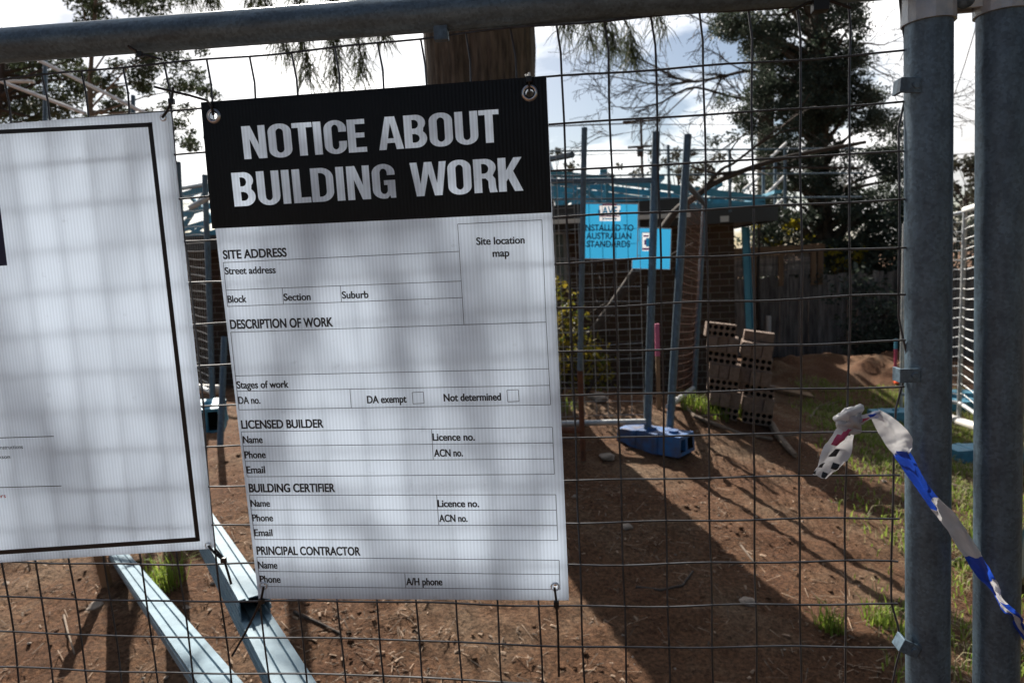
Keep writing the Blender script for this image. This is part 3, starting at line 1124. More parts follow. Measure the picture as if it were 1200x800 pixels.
tie('black cable tie wrapped under the top rail above the bordered sign', [(152, 56, -.012), (162, 63), (175, 66), (190, 70)], (164, 64), [(160, 60, -.02), (150, 54, -.022)])

# ------------------------------------------------------------------ barrier tape
tp = thing('barrier_tape', at(990, 500, -.02), 'blue and white barrier tape knotted to the near fence and sagging right', 'barrier tape')


def ribbon(mb, left, right, mats_, ys, sub=8):
    """strip between two outlines, catmull-rom smoothed, cross-folded so that it catches the light"""
    def cr_(P, t):
        i = min(int(t), len(P) - 2)
        f = t - i
        p0, p1, p2, p3 = P[max(i - 1, 0)], P[i], P[i + 1], P[min(i + 2, len(P) - 1)]
        return [.5 * (2 * b_ + (c_ - a_) * f + (2 * a_ - 5 * b_ + 4 * c_ - d_) * f * f + (3 * b_ - a_ - 3 * c_ + d_) * f ** 3) for a_, b_, c_, d_ in zip(p0, p1, p2, p3)]
    n = (len(left) - 1) * sub
    rows = []
    for i in range(n + 1):
        t = i / sub
        l, r_ = cr_(left, t), cr_(right, t)
        y = cr_([(v,) for v in ys], t)[0]
        row = []
        for k in range(7):
            f = k / 6
            px, py = l[0] * (1 - f) + r_[0] * f, l[1] * (1 - f) + r_[1] * f
            p_ = at(px, py, y)
            row.append(p_ + Vector((0, .004 * math.sin(f * 7 + t * 1.3) + .002 * math.sin(f * 15 + t * 3) + .0035 * noise.noise(p_ * 90) + .0018 * noise.noise(p_ * 260), 0)))
        rows.append(row)
    for i in range(n):
        mm = mats_(i / sub) if callable(mats_) else mats_[min(int(i / sub), len(mats_) - 1)]
        for k in range(6):
            mk = mm[k] if isinstance(mm, (list, tuple)) else mm
            mb.face([rows[i][k], rows[i][k + 1], rows[i + 1][k + 1], rows[i + 1][k]], mk)


TM = [M['tape_white'], M['tape_blue'], M['tape_black'], M['tape_pink']]


q = MB()   # hanging printed tail
Wt, Bk, Pk, Bl = 0, 2, 3, 1
ribbon(q, [(990, 494), (981, 505), (968, 520), (960, 535), (955, 548), (953, 556)], [(1000, 496), (1002, 508), (999, 523), (992, 536), (982, 549), (968, 561)],
       lambda t: [Wt, Wt, Pk, Pk, Bk, Wt] if .5 < t < 1.2 else [Wt, Pk, Pk, Wt, Wt, Wt] if 1.2 <= t < 2.0 else [Wt, Wt, Bk, Bk, Wt, Wt] if 2.25 < t < 2.9 else [Wt, Bk, Wt, Wt, Bk, Wt] if 3.4 < t < 3.9 else [Bk, Wt, Wt, Bk, Wt, Wt] if 4.35 < t < 4.85 else Wt,
       [-.014, -.018, -.020, -.022, -.022, -.020])
weld(q.build('printed_tail', TM, tp, recalc=False))
q = MB()   # the knot round the wires
kc = at(995, 490, -.010)
for i in range(3):
    pts = []
    for k in range(15):
        a_ = 2 * PI * k / 14
        pts.append(kc + Vector((math.cos(a_) * (.0075 + .002 * i), math.sin(a_) * .009, math.sin(a_ + i) * .007 + (i - 1) * .006)))
    q.tube(pts, [.0046 + .0016 * math.sin(k * 1.7 + i * 2) for k in range(15)], 9, m=0)
q.tube([kc + Vector((-.004, -.008, .01)), kc + Vector((.001, -.012, .0)), kc + Vector((.008, -.009, -.01))], [.003, .005, .003], 8, m=0)
q.tube([kc + Vector((.006, -.006, -.006)), kc + Vector((.012, -.008, -.002)), kc + Vector((.018, -.004, .002))], [.003, .0042, .003], 8, m=0)
for i, v in enumerate(q.v):
    v = Vector(v)
    n_ = noise.noise_vector(v * 160) * .0028 + noise.noise_vector(v * 420) * .0012
    q.v[i] = tuple(v + n_)
weld(q.build('knot', TM, tp))
q = MB()
ribbon(q, [(1001, 494), (1010, 488), (1020, 483), (1030, 481)], [(1004, 501), (1012, 497), (1022, 491), (1028, 488)], lambda t: [Wt, Wt, Pk, Bl, Wt, Wt] if .6 < t < 1.6 else [Wt, Bl, Bl, Wt, Wt, Wt] if t > 1.6 else Wt, [-.014, -.02, -.024, -.024])
ribbon(q, [(1021, 489), (1029, 504), (1036, 518), (1042, 527), (1047, 534)], [(1031, 480), (1048, 490), (1065, 506), (1067, 519), (1067, 530)], lambda t: Wt, [-.024, -.028, -.032, -.034, -.036])
ribbon(q, [(1046, 530), (1064, 557), (1084, 586), (1096, 603), (1112, 626), (1128, 649), (1145, 675), (1160, 689), (1165, 700), (1175, 716), (1187, 722), (1192, 736), (1204, 756)],
       [(1067, 527), (1082, 556), (1100, 583), (1117, 600), (1133, 622), (1151, 650), (1165, 672), (1169, 686), (1173, 699), (1188, 713), (1200, 724), (1203, 736), (1214, 746)],
       lambda t: Bl if t < 1.9 else [Bl, Bl, Wt, Wt, Wt, Wt] if t < 2.6 else Wt if t < 5.05 else Bl if t < 6.4 else [Bl, Bl, Wt, Wt, Wt, Wt] if t < 8.5 else [Bl, Wt, Wt, Bl, Bl, Bl],
       [-.036, -.04, -.042, -.043, -.043, -.043, -.044, -.046, -.046, -.045, -.04, -.03, -.02])
weld(q.build('strip', TM, tp, recalc=False))

# ------------------------------------------------------------------ house under construction
HY = 8.3                                       # front wall plane
gz = H(0, HY) - .25
zc = lambda px, py, Y=HY: at(px, py, Y)
xr = zc(861, 350).x                            # right corner of the brickwork
ze = zc(840, 262).z                            # soffit level
hs_ = thing('brick_house', (-2, HY, gz), 'low brown brick house behind the site with its blue steel roof frame still uncovered', 'house')
wx0, wx1 = zc(636, 300).x, zc(664, 300).x
wz0, wz1 = zc(650, 332).z, zc(650, 271).z
q = MB()
XL = -7.5
q.abox(XL, wx0, HY, HY + .23, gz, ze)
q.abox(wx1, xr, HY, HY + .23, gz, ze)
q.abox(wx0, wx1, HY, HY + .23, gz, wz0)
q.abox(wx0, wx1, HY, HY + .23, wz1, ze)
q.abox(xr - .23, xr, HY + .232, HY + 6, gz, ze)
q.abox(XL, XL + .23, HY + .232, HY + 6, gz, ze)
q.build('wall', M['brick_wall'], hs_, recalc=False)
wn = MB().abox(wx0, wx1, HY + .1, HY + .12, wz0, wz1).build('window', M['glass'], hs_)
q = MB()
for x in (wx0 + .02, (wx0 + wx1) / 2, wx1 - .02):
    q.abox(x - .02, x + .02, HY + .06, HY + .098, wz0, wz1)
q.abox(wx0 + .042, wx1 - .042, HY + .062, HY + .096, wz1 - .04, wz1 - .002)
q.abox(wx0 + .042, wx1 - .042, HY + .062, HY + .096, wz0 + .002, wz0 + .04)
q.build('frame', M['frame_white'], wn)
xo = zc(912, 255, HY - .5).x
q = MB()
q.abox(XL - .4, xo, HY - .5, HY - .47, ze - .02, ze + .17)
q.abox(XL - .4, xo, HY - .47, HY + .6, ze + .001, ze + .012)
q.abox(xo - .03, xo, HY - .468, HY + 6.3, ze - .02, ze + .17)
q.abox(xr + .001, xo - .031, HY + .6, HY + 6.3, ze + .001, ze + .012)
q.build('eave_fascia', M['fascia'], hs_)
q = MB()
q.abox(zc(640, 256).x - 3.2, zc(795, 256).x, HY - 1.0, HY - .97, zc(700, 258, HY - 1).z - .02, zc(700, 238, HY - 1).z)
q.abox(zc(640, 256).x - 3.2, zc(795, 256).x, HY - .969, HY - .505, zc(700, 258, HY - 1).z + .05, zc(700, 258, HY - 1).z + .07)
q.build('porch_fascia', M['fascia'], hs_)
q = MB()
q.abox(zc(640, 256).x - 3.2, zc(795, 256).x, HY - 1.05, HY - 1.002, zc(700, 258, HY - 1).z - .02, zc(700, 255, HY - 1).z)
q.build('gutter', M['white_paint'], hs_)
# vent block on fascia
c = zc(849, 257, HY - .505)
MB().abox(c.x - .05, c.x + .05, HY - .515, HY - .501, c.z - .03, c.z + .04).build('vent', M['paper'], hs_)
# trusses spanning left-right, one behind another
apx, apz = zc(430, 200).x - .3, ze + 1.22
for k in range(5):
    yy = HY - .35 + k * 1.05
    q = MB()
    hw, hh = .03, .045

    def bar(p0, p1, h_=.028, m=0):
        p0, p1 = Vector(p0), Vector(p1)
        t_ = (p1 - p0).normalized()
        up_ = Vector((0, 1, 0)).cross(t_)
        if up_.z < 0:
            up_ = -up_
        q.box((p0 + p1) / 2, (p1 - p0) / 2, (0, hw, 0), up_ * h_)
    xR, xL = xo - .12, XL - .2
    z1 = ze + .20 + .012 * k
    top = lambda x: z1 + .05 + (apz - z1) * (1 - abs(x - apx) / ((xR - apx) if x > apx else (apx - xL)))
    bar((xL, yy, z1), (xR, yy, z1))
    bar((apx, yy, apz), (xR, yy, z1 + .05), .04)
    bar((xL, yy, z1 + .05), (apx, yy, apz), .04)
    xq = np.linspace(xL, xR, 16)
    for i in range(1, 15):
        x0_, x1_ = xq[i], xq[i] + (.45 if i % 2 else -.45)
        if top(x1_) - z1 > .15:
            bar((x0_, yy + .001 * i, z1 + .04), (x1_, yy + .001 * i, top(x1_) - .05), .022)
            bar((x0_, yy + .002 + .001 * i, z1 + .04), (x0_, yy + .002 + .001 * i, top(x0_) - .05), .02)
    q.build('roof_truss', M['blue_steel'], hs_)
q = MB()
for k in range(9):
    x = apx + (xo - apx) * k / 8.
    zb_ = ze + .29 + (apz - ze - .22) * (1 - k / 8.)
    q.box((x, HY + 1.9, zb_ + .03), (.045, 0, 0), (0, 2.4, 0), (0, 0, .02))
q.build('roof_batten', M['blue_steel'], hs_)
# guard rail along the roof edge
gr = thing('guard_rail', (zc(783, 200, HY - .7).x, HY - .7, ze), 'thin steel safety rail standing along the roof edge of the brick house', 'guard rail', 'roof edge safety rails')
for px in (783, 855, 920):
    a, b = zc(px, 170 if px == 783 else 176, HY - .7), zc(px, 236, HY - .7)
    MB().tube([(a.x, HY - .7, ze + .1), (a.x, HY - .7, a.z)], .018, 8).build('standard', M['galv'], gr)
for py0, py1 in ((178, 174), (207, 203), (234, 231)):
    a, b = zc(560, py0, HY - .73), zc(1010, py1, HY - .73)
    MB().tube([a, (a + b) / 2, b], .011, 8).build('rail', M['galv'], gr)
gr = thing('guard_rail', zc(900, 220, HY + .5), 'white sloping guard rails at the right end of the house roof', 'guard rail', 'roof edge safety rails')
for (x0, y0, x1, y1, d0, d1) in ((882, 244, 921, 205, 9.0, 9.6), (895, 252, 921, 231, 9.0, 9.6), (871, 223, 889, 208, 9.0, 9.5), (904, 184, 921, 168, 9.0, 9.6)):
    MB().tube([pt(x0, y0, d0), pt(x1, y1, d1)], .02, 8).build('rail', M['white_paint'], gr)
for px in (894.5, 908.5):
    MB().tube([pt(px, 190, 9.5), pt(px, 252, 9.5)], .022, 8).build('standard', M['galv'], gr)
gr = thing('guard_rail', pt(60, 120, 9.5), 'pale sloping guard rails above the bordered sign at the upper left', 'guard rail', 'roof edge safety rails')
for (x0, y0, x1, y1, d0, d1) in ((30, 63, 185, 140, 9.0, 8.2), (-40, 80, 100, 133, 9.0, 8.2), (-30, 94, 40, 96, 9, 9)):
    MB().tube([pt(x0, y0, d0), pt(x1, y1, d1)], .022, 8).build('rail', M['white_paint'], gr)
for px in (53, 156):
    MB().tube([pt(px, 70 if px < 100 else 112, 9.0), pt(px, 170, 9.0)], .028, 8).build('standard', M['galv'], gr)
# leaning blue stud beside the house corner
p0, p1 = pt(881, 372, 8.8), pt(873, 266, 8.8)
p0 = Vector((p0.x, p0.y, H(p0.x, p0.y)))
p0 = p0 + (p0 - p1) * .0
t_ = (p1 - p0)
o = thing('steel_stud', p0, 'blue steel stud leaning upright beside the corner of the brick house', 'steel stud')
q = MB()
e = Vector((.045, 0, 0))
q.box((p0 + p1) / 2, t_ / 2, e, (0, .003, 0))
q.box((p0 + p1) / 2 - e + Vector((0, -.022, 0)), t_ / 2, (.003, 0, 0), (0, .0185, 0))
q.box((p0 + p1) / 2 + e + Vector((0, -.022, 0)), t_ / 2, (.003, 0, 0), (0, .0185, 0))
q.build('channel', M['blue_steel'], o)

# ------------------------------------------------------------------ timber fence at the back
FY = 13.0
zt = at(960, 321, FY).z
zb_ = -.9
x0_, x1_ = at(852, 330, FY).x, 13.
tf = thing('paling_fence', ((x0_ + x1_) / 2, FY, zb_), 'weathered grey timber paling fence with a slatted top behind the dirt mounds', 'timber fence')
q = MB()
x = x0_
i = 0
while x < x1_:
    wd = .095 + .012 * math.sin(i * 3.1)
    q.abox(x, x + wd - .004, FY + (.0 if i % 2 else .014), FY + .012 + (.0 if i % 2 else .014), zb_, zt + .03 * math.sin(i * 1.7) - .015 * (i % 3))
    x += wd - .004
    i += 1
q.build('paling', M['timber'], tf, recalc=False)
q = MB()
for z in (zb_ + .35, (zb_ + zt) / 2, zt - .25):
    q.abox(x0_, x1_, FY + .03, FY + .075, z - .04, z + .04)
q.build('rail', M['timber'], tf)
zl = at(920, 287, FY).z
xl1 = at(966, 300, FY).x
for px in (883, 915, 953, 961):
    xx = at(px, 300, FY).x
    MB().abox(xx - .045, xx + .045, FY - .03, FY + .027, zt - .2, zl).build('post', M['timber_warm'], tf)
q = MB()
q.abox(x0_, xl1, FY - .035, FY - .002, zl - .16, zl - .02)
q.build('cap_rail', M['timber_warm'], tf)
q = MB()
for k in range(9):
    z = zt + .03 + (zl - .2 - zt) * k / 8.
    q.abox(x0_, xl1, FY + .028, FY + .04, z - .022, z + .022)
q.build('slats', M['timber'], tf)

# ------------------------------------------------------------------ second site fence


def zfloor(p):
    return H(p.x, p.y)


def wires(mb, p0, p1, zlo, zhi, sx, sz, r, slope=0., wob=.006):
    """mesh between two uprights p0 and p1 (xy), zlo..zhi"""
    d = Vector((p1.x - p0.x, p1.y - p0.y, 0))
    Ln = d.length
    n = max(1, int(Ln / sx))
    m = max(1, int((zhi - zlo) / sz))
    for i in range(n + 1):
        b = p0 + d * (i / n)
        mb.tube([(b.x, b.y + wob * math.sin(j + i), zlo + (zhi - zlo) * j / 6 + slope * i / n) for j in range(7)], r, 4, cap=False)
    for j in range(m + 1):
        mb.tube([(p0.x + d.x * i / 8, p0.y + d.y * i / 8 - r * 1.6, zlo + (zhi - zlo) * j / m + slope * i / 8 + wob * math.sin(i * 1.9 + j)) for i in range(9)], r, 4, cap=False)


# panel B: stands parallel to the near fence behind the notice sign
dB = 4.8
B1 = pt(758, 500, dB)
B1t = pt(769, 155, dB)
B0t = pt(300, 225, dB)
PB = thing('temporary_fence_panel', (B1.x, B1.y, zfloor(B1)), 'mesh panel half hidden behind the notice sign, end post standing in a blue foot', 'fence panel', 'site fence panels')
MB().tube([(B1.x, B1.y, zfloor(B1) + .03), B1t], .027, 14).build('post', M['galv'], PB, smooth=True)
MB().tube([(B0t.x, B1.y, H(B0t.x, B1.y) - .05), (B0t.x, B1.y, B0t.z)], .024, 14).build('post', M['galv'], PB, smooth=True)
ra, rb_ = pt(765, 211, dB), pt(300, 212, dB)
MB().tube([ra, (rb_.x, ra.y, rb_.z)], .019, 12).build('top_rail', M['galv'], PB, smooth=True)
ba, bb_ = pt(757, 494, dB), pt(300, 520, dB)
MB().tube([ba, (bb_.x, ba.y, ba.z)], .021, 12).build('bottom_rail', M['galv_pale'], PB, smooth=True)
q = MB()
wires(q, Vector((B0t.x, ra.y + .01, 0)), Vector((B1.x, ra.y + .01, 0)), ba.z, ra.z, .085, .105, .0021)
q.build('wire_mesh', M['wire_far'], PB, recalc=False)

# panel A: rail ends at a rust-footed post
dA = 4.5
A1, A1t = pt(683, 527, dA), pt(685, 158, dA)
PA = thing('temporary_fence_panel', (A1.x, A1.y, zfloor(A1)), 'fence panel ending right of the notice sign at a thin post with a rusty foot', 'fence panel', 'site fence panels')
zr = pt(683, 432, dA).z
A1 = Vector((A1.x, A1.y, zfloor(A1) - .02))
am = Vector((A1.x, A1.y, zr))
MB().tube([am, (A1t.x, A1.y, A1t.z)], .0185, 14).build('post', M['galv'], PA, smooth=True)
po = MB().tube([A1, am], .0187, 14).build('post_foot', M['rust'], PA, smooth=True)
ra = pt(681, 187, dA)
MB().tube([(A1.x, A1.y, ra.z), pt(640, 187.5, dA + .05), pt(330, 190, dA + .5)], .019, 12).build('top_rail', M['galv'], PA, smooth=True)
ba = pt(683, 503, dA)
MB().tube([(A1.x, A1.y, ba.z), pt(330, 505, dA + .5)], .022, 12).build('bottom_rail', M['rust'], PA, smooth=True)
e_ = pt(330, 400, dA + .5)
MB().tube([(e_.x, e_.y, H(e_.x, e_.y) - .05), (e_.x, e_.y, A1t.z)], .019, 12).build('post', M['galv'], PA, smooth=True)
q = MB()
wires(q, Vector((e_.x, e_.y, 0)), Vector((A1.x, A1.y, 0)), ba.z, ra.z, .1, .15, .0019)
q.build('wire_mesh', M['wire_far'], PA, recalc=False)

# panel C: runs away from the camera
dC = 4.85
C0, C0t = pt(784, 505, dC), pt(806, 158, dC)
D0, D0t = pt(812, 450, 6.9), pt(826, 236, 6.9)
PC = thing('temporary_fence_panel', (C0.x, C0.y, zfloor(C0)), 'tilted fence panel running away from the blue block towards the house', 'fence panel', 'site fence panels')
MB().tube([(C0.x, C0.y, zfloor(C0) + .03), C0t], .027, 14).build('post', M['galv'], PC, smooth=True)
MB().tube([(D0.x, D0.y, zfloor(D0) - .05), D0t], .025, 12).build('post', M['galv'], PC, smooth=True)
Dm0, Dm = pt(797, 470, 5.6), pt(817, 228, 5.6)
MB().tube([pt(804, 214, dC), pt(826, 240, 6.9)], .022, 12).build('top_rail', M['galv'], PC, smooth=True)
MB().tube([pt(784, 476, dC), pt(812, 455, 6.9)], .024, 12).build('bottom_rail', M['galv_pale'], PC, smooth=True)
q = MB()
for i in range(15):
    k = i / 14
    q.tube([pt(784, 476, dC).lerp(pt(812, 455, 6.9), k), pt(795, 340, dC).lerp(pt(819, 345, 6.9), k) + Vector((.03 * math.sin(3 * k), 0, 0)), pt(804, 214, dC).lerp(pt(826, 240, 6.9), k)], .0018, 4, cap=False)
for j in range(28):
    k = j / 27
    a, b = pt(804, 214, dC).lerp(pt(784, 476, dC), k), pt(826, 240, 6.9).lerp(pt(812, 455, 6.9), k)
    q.tube([a.lerp(b, i / 6) + Vector((.035 * math.sin(PI * i / 6), 0, -.02 * math.sin(PI * i / 6))) for i in range(7)], .0021, 4, cap=False)
q.build('wire_mesh', M['rust'], PC, recalc=False)

# blue hollow foot block


def foot_block(loc, rot, label, m, size=(.49, .23, .135), name='fence_foot_block'):
    o = thing(name, loc, label, 'fence foot', 'plastic fence feet on the ground')
    lx, ly, lz = [v / 2 for v in size]
    ca, sa = math.cos(rot), math.sin(rot)
    ex, ey = Vector((ca, sa, 0)), Vector((-sa, ca, 0))
    T_ = lambda x, y, z: Vector(loc) + ex * x + ey * y + Vector((0, 0, z))
    q = MB()
    # outer tapered shell, open mouth at the +x end
    t_ = .025
    ring = lambda x, g_: [T_(x, -ly + g_, g_), T_(x, ly - g_, g_), T_(x, (ly - g_) * .86, 2 * lz - g_), T_(x, -(ly - g_) * .86, 2 * lz - g_)]
    A_, B_, C_ = ring(-lx, 0), ring(lx, 0), ring(lx, t_)
    D_ = ring(lx - .14, t_)
    q.face(A_)
    for i in range(4):
        j = (i + 1) % 4
        q.face([A_[i], A_[j], B_[j], B_[i]])
        q.face([B_[i], B_[j], C_[j], C_[i]])
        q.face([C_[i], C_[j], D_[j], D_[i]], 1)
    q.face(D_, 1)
    # moulded bands and post sockets
    for xx in (-lx * .45, lx * .25):
        q.box(T_(xx, 0, lz), ex * .02, ey * ly * 1.01, (0, 0, lz * 1.03))
    q.box(T_(lx - .03, 0, lz), ex * .028, ey * .014, (0, 0, lz * .86))
    q.build('shell', [m, M['hole']], o)
    for xx in (-lx * .1, lx * .6):
        MB().tube([T_(xx, 0, 2 * lz - .004), T_(xx, 0, 2 * lz + .018)], .034, 16).build('socket', m, o, smooth=True)
    return o


c = pt(768, 532, dB)
foot_block((c.x + .0, c.y, H(c.x, c.y) - .015), R(-36), 'deep blue hollow plastic foot holding two fence posts right of the notice sign', M['blue_block'])
for px, py, d, rot, label in ((1052, 496, 7.6, 5, 'flat teal plastic foot lying on grass, just left of the near gate post'), (1128, 472, 8.6, -20, 'small blue plastic foot under the distant white railed panel'),
                              (1118, 482, 7.7, 10, 'blue plastic foot mostly hidden behind the near gate post, above the white pipe'), (1150, 541, 6.0, 8, 'faded teal plastic foot on grass seen between the two near posts')):
    p_ = gnd(px, py)
    foot_block((p_.x, p_.y, p_.z - .02), R(rot), label, M['teal_block'], (.6, .26, .16))
p_ = gnd(246, 500)
foot_block((p_.x, p_.y, p_.z - .01), R(-65), 'teal plastic foot in the gap between the two signs', M['teal_block'], (.5, .26, .2))

# stake with pink top, between the two blue-block posts
p_ = gnd(772, 478)
dd = (p_ - CAM).dot(FW)
tp_ = pt(774, 378, dd)
o = thing('survey_stake', p_, 'timber survey stake with a pink painted top, standing behind the blue fence foot', 'stake')
h_ = tp_.z - p_.z
MB().abox(p_.x - .016, p_.x + .016, p_.y - .012, p_.y + .012, p_.z - .1, p_.z + h_ * .62).build('shaft', M['timber_warm'], o)
MB().abox(p_.x - .017, p_.x + .017, p_.y - .013, p_.y + .013, p_.z + h_ * .62, p_.z + h_).build('painted_top', M['pink'], o)

# blue signs on panel B
def blue_sign(x0, y0, x1, y1, x2, y2, x3, y3, d, label, lines, Lx, Rx, ys, cap, badge, mark=''):
    mid = pt((x0 + x1) / 2, (y0 + y2) / 2, d)
    Yp = mid.y
    P_ = lambda x, y, e=0: at(x, y, Yp - e)
    o = thing('blue_sign', mid, label, 'sign', 'blue signs on the second fence')
    corners = [(x0, y0), (x1, y1), (x2, y2), (x3, y3)]
    cx, cy = sum(c_[0] for c_ in corners) / 4, sum(c_[1] for c_ in corners) / 4
    ins = [(cx + (x - cx) * .965, cy + (y - cy) * .965) for x, y in corners]
    q = MB()
    for k in range(4):
        k2 = (k + 1) % 4
        q.prism([P_(*corners[k]), P_(*corners[k2]), P_(*ins[k2]), P_(*ins[k])], (0, .005, 0))
    q.build('edge', M['sign_white'], o)
    ew = [b_ for b_ in badge if b_[4] == 0][0]
    hole_ = [(ew[0], ew[1]), (ew[2], ew[1]), (ew[2], ew[3]), (ew[0], ew[3])]
    glyph_fill([ins, hole_], lambda x, y: P_(x, y, -.002)).build('board', M['sign_blue'], o, recalc=False)
    for (txt, lx, ly, rx, ry) in lines:
        vs, fs = text2d(txt, .02)
        lo, hi = vs[:, 0].min(), vs[:, 0].max()
        q = MB()
        for x, y in vs:
            s_ = (x - lo) / (hi - lo)
            q.v.append(tuple(P_(lx + (rx - lx) * s_, ly + (ry - ly) * s_ - y / .69 * cap, .007)))
        q.f = fs
        q.m = [0] * len(fs)
        q.build('lettering', M['sign_ink'], o, recalc=False)
    if mark:
        vs, fs = text2d(mark, .03)
        lo, hi = vs[:, 0].min(), vs[:, 0].max()
        q = MB()
        q.v = [tuple(P_(705.5 + 18 * (x - lo) / (hi - lo), 251.6 - y / .69 * 9.2, .0085)) for x, y in vs]
        q.f = fs
        q.m = [0] * len(fs)
        q.build('emblem_lettering', M['sign_blue'], o, recalc=False)
    q = MB()
    for (a0, b0, a1, b1, m_) in badge:
        q.face([P_(a0, b0, .0065 + .0006 * m_), P_(a1, b0, .0065 + .0006 * m_), P_(a1, b1, .0065 + .0006 * m_), P_(a0, b1, .0065 + .0006 * m_)], m_)
    q.build('emblem', [M['tape_white'], M['sign_magenta'], M['sign_blue']], o, recalc=False)


blue_sign(680.5, 237.5, 748.5, 238, 747.5, 304.5, 680, 303.5, 4.72, 'square cyan sign reading installed to standards, right of the notice sign', [('INSTALLED TO', 684, 270.5, 742.5, 270.5), ('AUSTRALIAN', 687, 280, 740, 280), ('STANDARDS', 687.5, 289.5, 738.5, 289.5)], 0, 0, 0, 7.2,
          [(702, 240, 727, 259, 0), (706, 239, 723, 240.8, 1), (703, 252.6, 726, 254, 1), (706, 255.6, 723, 257, 2), (701, 246, 703.5, 252.5, 2), (725.5, 246, 728, 252.5, 2)], 'AVE')
blue_sign(741, 266, 787, 267.5, 785.5, 316, 740, 315, 4.92, 'smaller cyan sign partly hidden behind fence posts, lower than the square sign', [], 0, 0, 0, 5,
          [(752, 272, 768, 294, 0), (757, 279, 768.5, 289, 2), (754, 275.5, 760, 277.5, 1), (753, 290.5, 761, 293, 1), (755, 281, 757, 287, 1)])

# bundle of propped panels seen between the two signs
for (x0, y0, x1, y1, d0, x2, y2, x3, y3, d1, label) in (
        (221, 470, 208, 190, 5.6, 160, 455, 140, 215, 7.5, 'fence panel whose end post stands just right of the bordered sign'),
        (247, 455, 240, 205, 6.2, 205, 445, 190, 215, 8.5, 'rear fence panel seen in the gap between the two near signs')):
    a0, a1, b0, b1 = pt(x0, y0, d0), pt(x1, y1, d0), pt(x2, y2, d1), pt(x3, y3, d1)
    o = thing('temporary_fence_panel', (a0.x, a0.y, H(a0.x, a0.y)), label, 'fence panel', 'site fence panels')
    a0 = Vector((a0.x, a0.y, H(a0.x, a0.y)))
    b0 = Vector((b0.x, b0.y, H(b0.x, b0.y)))
    MB().tube([a0, a1], .026, 12).build('post', M['galv'], o, smooth=True)
    MB().tube([b0, b1], .026, 12).build('post', M['galv'], o, smooth=True)
    MB().tube([a1.lerp(a0, .04), b1.lerp(b0, .04)], .021, 12).build('top_rail', M['galv'], o, smooth=True)
    MB().tube([a1.lerp(a0, .92), b1.lerp(b0, .92)], .021, 12).build('bottom_rail', M['galv_pale'], o, smooth=True)
    q = MB()
    for i in range(22):
        q.tube([a1.lerp(a0, .04).lerp(b1.lerp(b0, .04), i / 21), a1.lerp(a0, .92).lerp(b1.lerp(b0, .92), i / 21)], .0018, 4, cap=False)
    for j in range(26):
        k = .04 + .88 * j / 25
        q.tube([a1.lerp(a0, k).lerp(b1.lerp(b0, k), i / 5) + Vector((0, .006 * math.sin(i + j), .006 * math.sin(i * 2 + j))) for i in range(6)], .0026, 4, cap=False)
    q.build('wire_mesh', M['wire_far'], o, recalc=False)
# leaning bar in the gap
p0, p1 = gnd(257, 522), None
d_ = (p0 - CAM).dot(FW)
p1 = pt(263, 395, d_ + .25)
o = thing('steel_bar', p0, 'dark steel bar propped upright in the gap left of the notice sign', 'bar')
MB().tube([p0 - Vector((0, 0, .05)), p1], .024, 10).build('tube', M['galv'], o, smooth=True)
p0, p1 = pt(222, 244, 6.0), pt(262, 222, 6.0)
o = thing('brace_tube', p0, 'short diagonal brace tube left of the notice heading, in front of the brick wall', 'tube')
MB().tube([p0, p1], .024, 10).build('tube', M['galv_pale'], o, smooth=True)
p0, p1 = gnd(232, 474), gnd(262, 470)
o = thing('white_pipe', (p0 + p1) / 2, 'short white pipe lying above the teal foot between the two signs', 'pipe')
MB().tube([p0 + Vector((0, 0, .16)), p1 + Vector((0, 0, .12))], .045, 14).build('pipe', M['pvc'], o, smooth=True)

# distant panels at right
for (a, b, label) in ((((1131, 246, 455), 7.6), ((1190, 228, 475), 5.9), 'bright zinc fence panel seen end on between the two near gate posts'), (((1060, 262, 452), 8.2), ((1130.5, 249, 455), 7.7), 'zinc fence panel behind the near gate post, farther back on the grass')):
    (xa, yt, yb), da = a
    (xb, yt2, yb2), db = b
    a1, b1 = pt(xa, yt, da), pt(xb, yt2, db)
    o = thing('temporary_fence_panel', (a1.x, a1.y, H(a1.x, a1.y)), label, 'fence panel', 'site fence panels')
    ga, gb_ = Vector((a1.x, a1.y, H(a1.x, a1.y))), Vector((b1.x, b1.y, H(b1.x, b1.y)))
    MB().tube([a1, b1], .035 if xa > 1100 else .024, 12).build('top_rail', M['white_paint'] if xa > 1100 else M['galv_pale'], o, smooth=True)
    MB().tube([ga.lerp(a1, .1), gb_.lerp(b1, .1)], .022, 12).build('bottom_rail', M['galv_pale'], o, smooth=True)
    MB().tube([ga, a1], .022, 12).build('post', M['galv_pale'], o, smooth=True)
    MB().tube([gb_, b1], .022, 12).build('post', M['galv_pale'], o, smooth=True)
    q = MB()
    for i in range(24):
        q.tube([ga.lerp(a1, .1).lerp(gb_.lerp(b1, .1), i / 23), a1.lerp(b1, i / 23)], .0012, 4, cap=False)
    for j in range(20):
        k = .1 + .86 * j / 19
        q.tube([ga.lerp(a1, k).lerp(gb_.lerp(b1, k), i / 8) + Vector((0, .012 * math.sin(i * 2), .014 * math.sin(i * 1.4 + j * .3))) for i in range(9)], .0052, 5, cap=False)
    q.build('wire_mesh', M['galv_pale'], o, recalc=False)
p0, p1 = gnd(1108, 494), gnd(1162, 515)
o = thing('white_pipe', (p0 + p1) / 2, 'white plastic pipe lying on the grass, seen between the two near posts', 'pipe')
MB().tube([p0 + Vector((0, 0, .06)), p1 + Vector((0, 0, .06))], .05, 16).build('pipe', M['pvc'], o, smooth=True)
